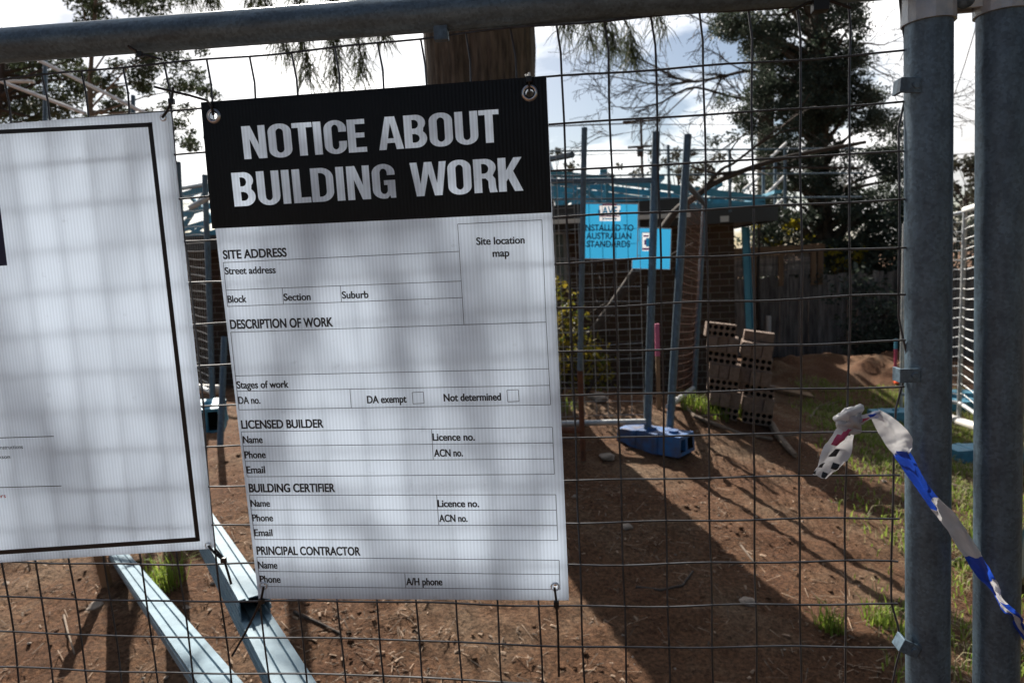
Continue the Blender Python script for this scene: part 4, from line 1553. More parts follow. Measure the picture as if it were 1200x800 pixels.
for px, py, h, label in ((901, 400, 30, 'short white pipe stub standing behind the brick stack'), (1049, 425, 38, 'red and blue marker post in the dark before the paling fence')):
    p_ = gnd(px, py + 20)
    d_ = (p_ - CAM).dot(FW)
    hh = (h + 20) * d_ / FPX
    o = thing('white_pipe' if px < 1000 else 'marker_post', p_, label, 'pipe' if px < 1000 else 'marker')
    if px < 1000:
        MB().tube([p_ - Vector((0, 0, .1)), p_ + Vector((0, 0, hh))], .045, 14).build('pipe', M['pvc'], o, smooth=True)
    else:
        MB().abox(p_.x - .018, p_.x + .018, p_.y - .012, p_.y + .012, p_.z - .1, p_.z + hh * .6).build('body', M['tape_pink'], o)
        MB().abox(p_.x - .018, p_.x + .018, p_.y - .012, p_.y + .012, p_.z + hh * .6, p_.z + hh * .8).build('head', M['teal_block'], o)
p_ = gnd(1052, 449)
o = thing('traffic_cone', p_, 'small orange and white cone beyond the grass, left of the near gate post', 'cone')
c3 = .55
MB().abox(p_.x - .06, p_.x + .06, p_.y - .06, p_.y + .06, p_.z - .01, p_.z + .015).build('foot', M['orange'], o)
MB().tube([p_ + Vector((0, 0, .015)), p_ + Vector((0, 0, .07))], [.042, .034], 14).tube([p_ + Vector((0, 0, .12)), p_ + Vector((0, 0, .17))], [.026, .014], 14).build('cone_body', M['orange'], o, smooth=True)
MB().tube([p_ + Vector((0, 0, .07)), p_ + Vector((0, 0, .12))], [.034, .026], 14, cap=False).build('white_band', M['white_paint'], o, smooth=True)
p_ = gnd(1205, 700)
o = thing('plastic_bag', p_, 'crumpled blue and white plastic sheet at the right edge behind the post', 'plastic sheet')
q = MB()
r_ = random.Random(4)
c = pt(1203, 662, 3.3)
for i in range(7):
    for k in range(2):
        x = c.x - .14 + .04 * i
        q.v.append((x, c.y + .06 * r_.random() + .05 * k, c.z + .16 - .3 * k + .05 * r_.random()))
for i in range(6):
    q.f.append((2 * i, 2 * i + 1, 2 * i + 3, 2 * i + 2))
    q.m.append(i % 2)
q.build('sheet', [M['paper'], M['teal_block']], o, recalc=False)

# ------------------------------------------------------------------ brick stack
bk = gnd(870, 482)
BD = 5.5
cen = pt(868, 470, BD)
gzb = min(H(cen.x, cen.y), cen.z)
sx_ = Vector((math.cos(R(-10)), math.sin(R(-10)), 0))
tilt = R(-9)
ex = (sx_ * math.cos(tilt) + Vector((0, 0, 1)) * math.sin(tilt))
ez = (-sx_ * math.sin(tilt) + Vector((0, 0, 1)) * math.cos(tilt))
ey = ez.cross(ex)
LEN, WID, THK = .23, .108, .076


def holed_brick(o_, ex_, ey_, ez_):
    """brick standing on edge, its perforated bed face towards -ey_"""
    q = MB()
    hx, hz, hy = LEN / 2, WID / 2, THK / 2
    P_ = lambda x, y, z: o_ + ex_ * x + ey_ * y + ez_ * z
    cols, rows_ = 5, 2
    cx = [(-hx + LEN * (i + .5) / cols) for i in range(cols)]
    czs = [-hz * .46, hz * .46]
    xe = [-hx + LEN * i / cols for i in range(cols + 1)]
    zed = [-hz, 0, hz]
    n = 12
    rad = .0172
    for i in range(cols):
        for j in range(2):
            ring = [(cx[i] + rad * math.cos(2 * PI * k / n), czs[j] + rad * math.sin(2 * PI * k / n)) for k in range(n)]
            x0, x1, z0, z1 = xe[i], xe[i + 1], zed[j], zed[j + 1]
            cor = [(x1, z0), (x1, z1), (x0, z1), (x0, z0)]
            # four fans between the cell corners and the hole rim
            quart = [(-2, 1), (1, 4), (4, 7), (7, 10)]
            for s_, (k0, k1) in enumerate(quart):
                ks = list(range(k0, k1 + 1))
                pts = [ring[k % n] for k in ks]
                a_, b_ = cor[s_], cor[(s_ + 1) % 4]
                # right, top, left, bottom
                a_, b_ = [((x1, z0), (x1, z1)), ((x1, z1), (x0, z1)), ((x0, z1), (x0, z0)), ((x0, z0), (x1, z0))][s_]
                poly_ = [a_, b_] + pts[::-1]
                q.face([P_(x, -hy, z) for x, z in poly_])
            for k in range(n):
                a_, b_ = ring[k], ring[(k + 1) % n]
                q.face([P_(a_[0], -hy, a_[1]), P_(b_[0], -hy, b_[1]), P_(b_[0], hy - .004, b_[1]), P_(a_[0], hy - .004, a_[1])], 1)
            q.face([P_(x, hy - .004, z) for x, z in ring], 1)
    bx = [P_(x, y, z) for x in (-hx, hx) for y in (-hy, hy) for z in (-hz, hz)]
    for f in ((0, 1, 3, 2), (4, 6, 7, 5), (2, 3, 7, 6), (0, 2, 6, 4), (1, 5, 7, 3)):
        q.face([bx[i] for i in f])
    return q


ordn = ['bottom', 'second lowest', 'third lowest', 'middle', 'third highest', 'second highest', 'topmost']
rb = random.Random(3)
base_o = Vector((cen.x, cen.y, gzb - .03))
for colm in range(2):
    cname = 'left' if colm == 0 else 'right'
    off = ex * (-.13 if colm == 0 else .125) + ez * (.0 if colm == 0 else -.015) + ey * (.0 if colm == 0 else .05)
    for lay in range(7):
        jx = rb.uniform(-.02, .02) + (.02 if lay > 3 else 0) * (-1 if colm == 0 else .3)
        o_ = base_o + off + (ez * .97 - ex * .15) * (WID / 2 + lay * (WID + .003) + .04) + ex * jx + ey * rb.uniform(-.018, .018)
        top = lay == 6
        if lay % 2 == 0:
            rot = rb.uniform(-.14, .14) + (.12 if top and colm == 0 else 0)
            e1 = (ex * math.cos(rot) + ey * math.sin(rot))
            e2 = (ey * math.cos(rot) - ex * math.sin(rot))
            if colm == 1 and top:
                q = MB().box(o_ - ez * .012 + ey * .04, ex * LEN / 2, ey * WID / 2, ez * THK / 2)
                q = q.build('clay_brick', M['brick_face'], None, bevel=.004)
                tag(q, 'solid looking brick lying flat on top of the right brick column', 'brick', 'bricks of the leaning stack')
            else:
                q = holed_brick(o_ - ey * .07, e1, e2, ez).build('clay_brick', [M['brick_face'], M['hole']], None)
                tag(q, 'clay brick showing two rows of holes, %s layer of the %s column' % (ordn[lay], cname), 'brick', 'bricks of the leaning stack')
        else:
            for k in range(3):
                jj = rb.uniform(-.045, .02)
                q = MB().box(o_ + ex * (k - 1) * (THK + .003) + ey * (jj + .0), ex * THK / 2, ey * LEN / 2, ez * WID / 2).build('clay_brick', M['brick_face'], None, bevel=.004)
                tag(q, 'end-on plain brick, %s in the %s row of the %s brick column' % (['left', 'central', 'right'][k], ordn[lay], cname), 'brick', 'bricks of the leaning stack')
o = thing('timber_offcut', gnd(838, 455), 'splintered pale timber offcut propped at the left of the brick stack', 'timber')
p0 = pt(838, 452, 5.7)
p1 = pt(835, 424, 5.7)
MB().box((p0 + p1) / 2 - Vector((0, 0, .06)), (.028, .0, .004), (0, .02, 0), (p1 - p0) / 2 + Vector((0, 0, .06))).build('offcut', M['timber_warm'], o)
p0, p1 = gnd(912, 460), gnd(948, 466)
o = thing('timber_plank', (p0 + p1) / 2, 'pale plank lying on the dirt right of the brick stack', 'plank')
MB().box((p0 + p1) / 2 + Vector((0, 0, .03)), (p1 - p0) / 2 * 1.2, (.0, .09, .01), (0, 0, .02)).build('plank', M['timber_warm'], o)

# ------------------------------------------------------------------ steel studs on the ground, lower left


def channel(p0, p1, wdt, hgt, lip, name, label, openup=False):
    p0, p1 = Vector(p0), Vector(p1)
    t_ = (p1 - p0).normalized()
    n_ = t_.cross(Vector((0, 0, 1))).normalized()
    u_ = n_.cross(t_).normalized()
    o = thing(name, p0, label, 'steel stud', 'blue steel studs stacked behind the near fence')
    g_ = .002
    hw = wdt / 2
    # section profile: web on top with two ribs, flanges down, returned lips
    sec = [(-hw, 0), (-hw, hgt), (-hw * .55, hgt), (-hw * .5, hgt - .006), (-hw * .38, hgt - .006), (-hw * .33, hgt), (hw * .33, hgt), (hw * .38, hgt - .006), (hw * .5, hgt - .006), (hw * .55, hgt), (hw, hgt), (hw, 0)]
    if openup:
        sec = [(-hw, hgt), (-hw, 0), (hw, 0), (hw, hgt)]
    inn = []
    m = len(sec)
    for i, (a, b) in enumerate(sec):
        if openup:
            inn.append((a + (g_ if a < 0 else -g_), b + (g_ if b < .001 else 0)))
        else:
            inn.append((a + (g_ if a <= -hw else -g_ if a >= hw else 0), b - (g_ if b > hgt - .01 else 0)))
    q = MB()
    V = lambda p, s_: p + n_ * s_[0] + u_ * s_[1]
    for i in range(m - 1):
        q.face([V(p0, sec[i]), V(p1, sec[i]), V(p1, sec[i + 1]), V(p0, sec[i + 1])])
        q.face([V(p0, inn[i + 1]), V(p1, inn[i + 1]), V(p1, inn[i]), V(p0, inn[i])])
        for p in (p0, p1):
            q.face([V(p, sec[i]), V(p, sec[i + 1]), V(p, inn[i + 1]), V(p, inn[i])])
    if not openup:   # grooves pressed into the flank, set proud
        for hh_ in (hgt * .3, hgt * .62):
            q.box((p0 + p1) / 2 - n_ * (hw + .0015) + u_ * hh_, (p1 - p0) / 2, n_ * .0014, u_ * .005)
            q.box((p0 + p1) / 2 + n_ * (hw + .0015) + u_ * hh_, (p1 - p0) / 2, n_ * .0014, u_ * .005)
    q.build('section', M['studs'], o)
    return o


def stretch_line(far, near, ystop):
    """the line through two surveyed points, from the ground behind to just behind the fence mesh"""
    d = near - far
    b_ = near + d * ((ystop - near.y) / d.y)
    a_ = far.copy()
    for _ in range(200):
        if a_.z < H(a_.x, a_.y) + .01 or (a_ - b_).length > 5.2:
            break
        a_ -= d.normalized() * .03
    return a_, b_


a0, a1 = stretch_line(pt(137, 652, 3.5), pt(246, 800, 1.5), .12)
channel(a0, a1, .068, .036, .01, 'steel_stud', 'single narrow blue steel stud sloping up from the dirt under the bordered sign')
b0, b1 = stretch_line(pt(252, 640, 2.35), pt(300, 722, 1.66), .12)
e1 = pt(300, 722, 1.66)
channel(b0, e1, .07, .05, .01, 'steel_stud', 'upper of the two stacked blue steel studs, its open end beside the notice sign corner')
t_ = (b1 - b0).normalized()
dn_ = t_.cross(Vector((0, 0, 1))).normalized().cross(t_).normalized() * -.053
channel(b0 + dn_ - t_ * .1, b1 + dn_, .07, .05, .01, 'steel_stud', 'lower of the two stacked blue steel studs, running on past the notice sign corner')
p_ = gnd(122, 690)
o = thing('timber_stake', p_, 'rough timber stake standing in the dirt just under the bordered sign', 'stake')
MB().box(p_ + Vector((0, 0, .12)), (.018, .0, .006), (0, .014, 0), (-.03, 0, .2)).build('shaft', M['timber_warm'], o)

# ------------------------------------------------------------------ trees and plants
rt = random.Random(21)


def rvec(r_=rt):
    while True:
        v = Vector((r_.uniform(-1, 1), r_.uniform(-1, 1), r_.uniform(-1, 1)))
        if .05 < v.length < 1:
            return v.normalized()


def leaf(mb, p, size, asp=.45, d=None):
    a = d or rvec()
    b = a.cross(rvec())
    if b.length < .05:
        return
    b.normalize()
    a = a * size
    b = b * size * asp * .5
    mb.face([p - a * .5, p + b, p + a * .5, p - b])


def twigs(mb, limb, r0, r1, depth, dens, ln, rr, spread=.7, grav=0., nseg=4, minr=.004):
    """limb (points) plus side shoots, recursively"""
    limb = [Vector(p) for p in limb]
    n = len(limb)
    mb.tube(limb, [max(minr, r0 + (r1 - r0) * i / (n - 1)) for i in range(n)], 7 if r0 > .03 else 5 if r0 > .01 else 3, cap=False)
    if depth == 0:
        return
    total = sum((limb[i + 1] - limb[i]).length for i in range(n - 1))
    for _ in range(max(1, int(total * dens))):
        k = rr.uniform(.15, 1)
        f = k * (n - 1)
        i = min(int(f), n - 2)
        p = limb[i].lerp(limb[i + 1], f - i)
        t = (limb[i + 1] - limb[i]).normalized()
        d = (t + rvec(rr) * spread).normalized()
        l = ln * rr.uniform(.5, 1.2)
        pts = [p]
        for s_ in range(nseg):
            d = (d + rvec(rr) * .28 + Vector((0, 0, grav))).normalized()
            pts.append(pts[-1] + d * l / nseg)
        r_ = max(minr, (r0 + (r1 - r0) * k) * .55)
        twigs(mb, pts, r_, r_ * .4, depth - 1, dens * 1.5, ln * .55, rr, spread, grav, nseg, minr)


def pp(lst, d):
    return [pt(x, y, d + (e[0] if e else 0)) for (x, y, *e) in lst]


def jit(pts, a):
    """shake the points a little and round the corners"""
    P = [p + rvec() * a for p in pts]
    out = []
    for i in range(len(P) - 1):
        p0, p1, p2, p3 = P[max(i - 1, 0)], P[i], P[i + 1], P[min(i + 2, len(P) - 1)]
        for k in range(3):
            f = k / 3
            out.append(.5 * (2 * p1 + (p2 - p0) * f + (2 * p0 - 5 * p1 + 4 * p2 - p3) * f * f + (3 * p1 - p0 - 3 * p2 + p3) * f ** 3))
    return out + [P[-1]]


# big rough-barked tree behind the notice sign
tb = pt(553, 60, 5.3)
tb = Vector((tb.x, tb.y, H(tb.x, tb.y) - .05))
tree = thing('drooping_tree', tb, 'thick rough trunk with drooping needle foliage rising behind the notice sign', 'tree')
q = MB()
n = 120
prev = []
for j in range(100):
    k = j / 99
    z = tb.z + 5.2 * k
    rad = .43 + .16 * math.exp(-k * 9) - .02 * k + .05 * max(0, k - .5)
    cx, cy = tb.x + .06 * math.sin(k * 3), tb.y + .05 * k
    for i in range(n):
        a_ = 2 * PI * i / n
        v = Vector((math.cos(a_) * 2.4, math.sin(a_) * 2.4, z * .7))
        rr_ = rad * (1 + .06 * noise.noise(v) + .05 * noise.noise(Vector((math.cos(a_) * 9, math.sin(a_) * 9, z * 1.3))))
        fis = noise.noise(Vector((math.cos(a_) * 11, math.sin(a_) * 11, z * .9))) + .6 * noise.noise(Vector((math.cos(a_) * 24, math.sin(a_) * 24, z * 2.2)))
        rr_ *= 1 - .035 * abs(fis)
        rr_ *= 1 - .16 * math.exp(-((a_ - 4.60 - .1 * math.sin(z)) / .13) ** 2)      # seam where two stems have grown together
        q.v.append((cx + rr_ * math.cos(a_), cy + rr_ * math.sin(a_), z))
for j in range(99):
    for i in range(n):
        i2 = (i + 1) % n
        q.f.append((j * n + i, j * n + i2, (j + 1) * n + i2, (j + 1) * n + i))
        q.m.append(0)
top = Vector((tb.x, tb.y, tb.z + 5.1))
limbs = []
for a_, l_, up_ in ((.4, 3.2, .8), (1.6, 3, 1.), (2.7, 3.6, .9), (3.3, 3.4, .5), (4.2, 3.0, .45), (5.2, 3.0, .6), (5.9, 3.2, .4)):
    p = top - Vector((0, 0, rt.uniform(.1, 1.4)))
    d = Vector((math.cos(a_), math.sin(a_), up_)).normalized()
    pts = [p]
    for s_ in range(6):
        d = (d + rvec() * .18 + Vector((0, 0, -.10))).normalized()
        pts.append(pts[-1] + d * l_ / 6)
    limbs.append(pts)
    q.tube(pts, [.19, .15, .12, .09, .06, .04, .02], 9, cap=False)
q.build('trunk', M['bark'], tree, smooth=True, recalc=False)


def strands(mb, p, n_, ln, wd=.0045, spread=.12, r_=rt):
    for _ in range(n_):
        d = (rvec(r_) * .8 + Vector((0, 0, -.75))).normalized()
        c = p + rvec(r_) * spread * r_.random()
        l = ln * r_.uniform(.5, 1.2)
        pts = [c]
        for s_ in range(3):
            d = (d + Vector((0, 0, -.38)) + rvec(r_) * .12).normalized()
            pts.append(pts[-1] + d * l / 3)
        side = d.cross(rvec(r_)).normalized() * wd / 2
        for a_, b_ in zip(pts, pts[1:]):
            b0 = len(mb.v)
        b0 = len(mb.v)
        mb.v += [tuple(pts[0] - side), tuple(pts[0] + side), tuple(pts[1] - side), tuple(pts[1] + side), tuple(pts[2] - side * .8), tuple(pts[2] + side * .8), tuple(pts[3])]
        mb.f += [(b0, b0 + 1, b0 + 3, b0 + 2), (b0 + 2, b0 + 3, b0 + 5, b0 + 4), (b0 + 4, b0 + 5, b0 + 6)]
        mb.m += [0, 0, 0]


q, tw = MB(), MB()
# foliage hanging into the picture under the rail
for (x0, y0, x1, y1, d, cnt) in ((300, -40, 340, 70, 4.9, 9), (345, -40, 362, 95, 4.8, 13), (385, -30, 395, 100, 4.9, 13), (410, -40, 425, 92, 5.0, 13), (425, -20, 450, 50, 5.0, 6), (470, -50, 445, 45, 5.1, 7), (250, -60, 245, 8, 5., 7), (205, -60, 228, 5, 5.0, 6), (300, -60, 290, 30, 5., 6),
                               (640, -60, 668, 40, 5.0, 10), (680, -60, 690, 55, 5.1, 9), (700, -20, 720, 62, 5.2, 9), (735, 30, 745, 75, 5.4, 6), (760, -10, 780, 40, 5.4, 4)):
    a, b = pt(x0, y0, d), pt(x1, y1, d)
    near_ = min((lp for l_ in limbs for lp in l_[1:]), key=lambda p: (p - a).length)
    tw.tube([near_, (near_ + a) / 2 + rvec() * .06, a], [.02, .013, .008], 5, cap=False)
    pts = [a] + [a.lerp(b, k / 5) + rvec() * .03 for k in range(1, 6)]
    tw.tube(pts, [.008, .007, .006, .005, .004, .003], 4, cap=False)
    for k in range(cnt):
        strands(q, a.lerp(b, k / cnt), 34, .24, .0055, .08)
# the crown above
for li, pts in enumerate(limbs):
    for i in range(2, 7):
        for _ in range(1 if li in (2, 3) else 4):
            c = pts[i] + rvec() * .55
            if c.z < pt(600, -30, (c - CAM).dot(FW)).z + .1:
                continue
            tw.tube([pts[i], (pts[i] + c) / 2 + rvec() * .08, c], [.02, .012, .006], 4, cap=False)
            for _ in range(4):
                strands(q, c + rvec() * .25, 14, .38, .012, .2)
# unseen leafy limb added above the frame at left to dapple the near signs
shade_bough = [limbs[2][0], Vector((-1.9, 4.5, 4.3)), Vector((-2.6, 4.4, 4.45)), Vector((-3.4, 4.3, 4.4))]
tw.tube(shade_bough, [.09, .07, .05, .02], 7, cap=False)
for n_b in range(30):
    c = Vector((rt.uniform(-3.9, -2.98), rt.uniform(4.0, 4.7), rt.uniform(4.2, 5.2)))
    if n_b > 28:
        c.x = rt.uniform(-2.95, -2.2)
    i = min((1, 2, 3), key=lambda k: (shade_bough[k] - c).length)
    tw.tube([shade_bough[i], (shade_bough[i] + c) / 2 + rvec() * .05, c], [.012, .008, .004], 4, cap=False)
    strands(q, c, 16, .28, .006, .2)
tw.build('branchlets', M['branch'], tree, recalc=False)
q.build('foliage', M['casu'], tree, recalc=False)


def clump_tree(name, label, trunk, tr, clumps, lm, lsize, per, group=None, bark='branch', asp=.5, gap=.0, flat=.75):
    """trunk polyline; clumps = (centre, radius) list"""
    o = thing(name, Vector(trunk[0]), label, 'tree', group)
    q = MB()
    n_ = len(trunk)
    q.tube(trunk, [tr * (1 - .75 * i / (n_ - 1)) for i in range(n_)], 9, cap=False)
    for k_, (c, r_) in enumerate(clumps):
        if k_ % (4 if len(clumps) > 100 else 3 if len(clumps) > 40 else 1):
            continue
        i = min(range(n_), key=lambda k: (Vector(trunk[k]) - c).length + (Vector(trunk[k]).z > c.z) * .6)
        m_ = (Vector(trunk[i]) + c) / 2 + rvec() * r_ * .4 + Vector((0, 0, -r_ * .2))
        st_ = Vector(trunk[i]).lerp(Vector(trunk[max(i - 1, 0)]), rt.random())
        q.tube([st_, m_, c], [tr * .26, tr * .16, tr * .06], 5, cap=False)
    q.build('trunk', M[bark], o, smooth=True, recalc=False)
    q = MB()
    for c, r_ in clumps:
        for _ in range(int(per * (r_ ** 2) * 10)):
            v = rvec() * r_ * (rt.random() ** .45)
            v.z *= flat
            leaf(q, c + v, lsize * rt.uniform(.6, 1.3), asp)
    q.build('foliage', lm, o, recalc=False)
    return o


def gtrunk(px, d, ytop, bend=.1, n_=16):
    b = pt(px, 400, d)
    b = Vector((b.x, b.y, H(b.x, b.y) - .1))
    t = pt(px, ytop, d)
    return [b.lerp(Vector((b.x, b.y, t.z)), k / (n_ - 1)) + Vector((bend * math.sin(k * .55), bend * math.cos(k * .4), 0)) for k in range(n_)]


# open gum tree, upper left
cl_ = []
for (x, y, r_) in ((105, 5, .55), (150, -20, .7), (185, 10, .55), (200, -30, .6), (120, -50, .7), (175, -70, .9), (215, 75, .45), (180, 95, .4), (155, 80, .5), (140, 110, .45), (195, 118, .42), (225, 100, .3), (212, 140, .35),
                   (160, 55, .4), (128, 118, .3), (185, 60, .42), (230, 120, .28), (205, 160, .4), (225, 175, .3), (150, 145, .5), (90, 30, .35), (135, 25, .3), (170, 40, .35)):
    for _ in range(3):
        cl_.append((pt(x + rt.uniform(-26, 26), y + rt.uniform(-22, 22), 14 + rt.uniform(-.8, .8)), r_ * rt.uniform(.4, .75)))
clump_tree('gum_tree', 'open crowned gum tree standing behind the gap between the two near signs', gtrunk(150, 14, -60, .15), .09, cl_, M['euc'], .085, 420, 'trees behind the site', asp=.4, bark='pale_branch')
cl_ = [(pt(x, y, 17 + rt.uniform(-1, 1)), r_) for (x, y, r_) in ((10, 85, .75), (45, 75, .65), (80, 90, .5), (25, 110, .6), (70, 120, .55), (95, 108, .4), (-20, 70, .8), (-40, 110, .9), (55, 135, .6), (15, 135, .7), (100, 90, .35), (85, 70, .3), (-5, 50, .5))]
clump_tree('gum_tree', 'dark bushy gum tree at the far upper left, behind pale sloping rails', gtrunk(30, 17, 60, .2), .2, cl_, M['euc'], .12, 260, 'trees behind the site', asp=.4)

# tall dark conifer at right
cl_ = []
r2 = random.Random(8)
dC_ = 14.5
for _ in range(640):
    y = r2.uniform(-170, 335)
    ky = min(1, max(0, (y - 40) / 130))
    half = 72 + 20 * ky + 12 * math.sin(y * .055) + 8 * math.sin(y * .021 + 2)
    x = 926 + 54 * ky + half * r2.uniform(-1, 1) + 8 * math.sin(y * .03)
    cl_.append((pt(x, y, dC_ + r2.uniform(-1.1, 1.1)), r2.uniform(.18, .36)))
for (x, y, r_) in ((868, 25, .3), (880, 60, .3), (862, 42, .22), (850, 118, .25), (865, 135, .25), (880, 150, .25), (858, 160, .2), (838, 165, .2), (870, 215, .3), (885, 235, .35), (860, 232, .25), (888, 110, .3)):
    cl_.append((pt(x, y, dC_ - .5), r_))
clump_tree('conifer', 'tall dense dark conifer towering above the paling fence at right', gtrunk(960, dC_ + .6, -150, .1), .22, cl_, M['conifer'], .07, 330, 'trees behind the site', bark='bark', asp=.5)
# its reddish neighbour's trunk
trk = gtrunk(899, 16.4, 40, .03)
o = thing('tree_trunk', trk[0], 'bare straight brown tree trunk at the left edge of the dark conifer', 'tree', 'trees behind the site')
MB().tube(trk, [.23 - .005 * k for k in range(len(trk))], 12).build('trunk', M['bark'], o, smooth=True)

# dark ivy-like bush before the paling fence and shrubs beyond it
for (x, y, d, r_, nn, mt, name, label, ls) in ((1035, 360, 12.3, .75, 16, 'conifer', 'bush', 'dark bush covering the right end of the paling fence, beside the near gate post', .10), (1085, 320, 13.6, 1.2, 22, 'conifer', 'bush', 'tall dark bush behind the near gate post, taller than the paling fence', .12),
                                              (985, 312, 13.8, .38, 7, 'yellow', 'shrub', 'yellow leaved shrub peeping over the paling fence under the conifer', .10), (925, 282, 14.0, .35, 8, 'yellow', 'shrub', 'yellow shrub just above the slatted fence top', .10),
                                              (890, 252, 13.2, .22, 5, 'yellow', 'shrub', 'small yellow shrub showing beside the end of the house eave', .08), (895, 285, 15.0, .8, 12, 'far_leaf', 'shrub', 'greyish shrub behind the leaning blue stud and slatted fence', .12), (862, 288, 14.6, .7, 16, 'conifer', 'shrub', 'dark leafy shrub showing between the house corner and the leaning blue stud', .11), (1020, 300, 15, 1.1, 22, 'conifer', 'shrub', 'dark shrub filling the space under the conifer behind the fence', .12)):
    c = pt(x, y, d)
    b = Vector((c.x, c.y, H(c.x, c.y) - .1))
    cc = []
    for _ in range(nn):
        v = rvec()
        cc.append((c + Vector((v.x * r_ * 1.1, v.y * r_ * .6, v.z * r_)), r_ * rt.uniform(.35, .6)))
    if c.z - b.z > r_ * 1.3 and x in (1035, 1085):
        for _ in range(nn):
            cc.append((Vector((c.x + rt.uniform(-r_, r_) * .8, c.y + rt.uniform(-.3, .3), rt.uniform(b.z + .2, c.z))), r_ * .45))
    oo = clump_tree(name, label, [b, (b + c) / 2 + rvec() * .05, c], .05, cc, M[mt], ls, 60 if r_ > .5 else 90, None, asp=.5)
    oo['category'] = 'bush' if name == 'bush' else 'shrub'

# shrub with yellowing leaves beside the fence, right of the notice sign
b = pt(683, 470, 6.2)
b = Vector((b.x, b.y, H(b.x, b.y) - .05))
o = thing('shrub', b, 'shrub with green and yellowing leaves just right of the notice sign, behind the second fence', 'shrub')
q, tw = MB(), MB()
for (x, y, r_) in ((660, 345, .16), (668, 372, .2), (655, 400, .25), (680, 400, .18), (700, 412, .14), (712, 430, .12), (690, 432, .22), (665, 436, .25), (705, 450, .14), (640, 370, .25), (650, 335, .12)):
    c = pt(x, y, 6.2 + rt.uniform(-.2, .2))
    tw.tube([b, (b + c) / 2 + rvec() * .06, c], [.014, .009, .004], 4, cap=False)
    for _ in range(int(2600 * r_ * r_)):
        leaf(q, c + rvec() * r_ * rt.random() ** .5, .062 * rt.uniform(.5, 1.2), .5)
tw.build('stem', M['branch'], o, recalc=False)
q.build('foliage', M['shrub'], o, recalc=False)

# leafless leaning tree in front of the house
rr = random.Random(5)
d0 = 6.4
main = pp([(648, 462), (675, 415), (703, 380), (735, 333), (762, 290), (790, 250), (812, 232), (838, 214), (880, 197), (930, 182), (1015, 166)], d0)
main[0].z = H(main[0].x, main[0].y) - .05
o = thing('bare_tree', main[0], 'leafless tree leaning from beside the shrub up to the right across the house', 'tree', 'leafless trees')
q = MB()
mj = jit(main, .008)
q.tube(mj, [.058 - .042 * (i / (len(mj) - 1)) for i in range(len(mj))], 9, cap=False)
for lst, ra_, rb_ in (([(818, 231), (844, 201), (858, 192), (882, 173), (905, 157), (928, 139), (950, 110)], .017, .007), ([(880, 175), (893, 166), (915, 156), (935, 150)], .012, .006), ([(852, 205), (830, 201), (806, 194), (785, 190)], .014, .006), ([(845, 203), (874, 200), (905, 197), (1010, 196)], .016, .01),
                      ([(862, 190), (856, 180), (866, 165), (880, 150)], .010, .005), ([(775, 270), (762, 296), (768, 318), (745, 292)], .014, .007), ([(703, 380), (695, 330), (702, 290), (712, 255)], .012, .005), ([(762, 318), (785, 300), (812, 285)], .01, .005), ([(700, 385), (728, 300), (738, 262)], .01, .005), ([(668, 428), (700, 300), (690, 270)], .009, .004)):
    twigs(q, jit(pp(lst, d0), .01), ra_, rb_, 2, 3.2, .34, rr, .8, .02, 4, .0032)
q.build('branches', M['branch'], o, smooth=True, recalc=False)

# leafless tree with a spreading crown, trunk hidden by the conifer
d1 = 15.6
bt = pt(960, 300, d1)
bt = Vector((bt.x, bt.y, H(bt.x, bt.y) - .1))
o = thing('bare_tree', bt, 'leafless tree with fine dark twigs spreading left from the conifer against bright sky', 'tree', 'leafless trees')
q = MB()
q.tube([bt, pt(955, 200, d1), pt(948, 110, d1), pt(950, 30, d1), pt(960, -90, d1)], [.16, .13, .11, .08, .05], 9, cap=False)
for lst, ra_, dn in (([(948, 105), (905, 92), (877, 84), (840, 92), (805, 95), (770, 80), (740, 66), (712, 56)], .034, 4.6), ([(948, 130), (890, 120), (852, 112), (815, 102), (790, 112), (770, 122), (742, 127), (715, 124)], .028, 4.6), ([(950, 50), (905, 30), (870, 12), (840, 30), (800, 14), (770, 5)], .026, 3.6),
                     ([(952, 60), (980, 58), (1010, 50), (1035, 52), (1062, 40)], .024, 3.6), ([(950, 90), (1000, 72), (1030, 85), (1060, 96)], .02, 3.4), ([(948, 95), (990, 90), (1015, 105), (1050, 112), (1085, 118), (1140, 110)], .02, 3.0), ([(945, 140), (900, 150), (870, 160), (840, 178), (820, 165)], .02, 3.6),
                     ([(805, 95), (770, 100), (735, 92), (690, 84)], .016, 4.2), ([(815, 102), (775, 138), (760, 150), (700, 160)], .012, 3.6), ([(950, 30), (930, 0), (880, -30), (820, -40)], .03, 2.5), ([(1062, 130), (1120, 110), (1150, 92)], .012, 3), ([(1062, 140), (1115, 135), (1150, 150)], .01, 3)):
    twigs(q, jit(pp([(x, y, rr.uniform(-.25, .25)) for x, y in lst], d1), .02), ra_ * 1.45, ra_ * .3, 3, dn * .8, .98, rr, .75, .0, 4, .0058)
q.build('branches', M['branch'], o, smooth=True, recalc=False)
print('bare faces', len(q.f))

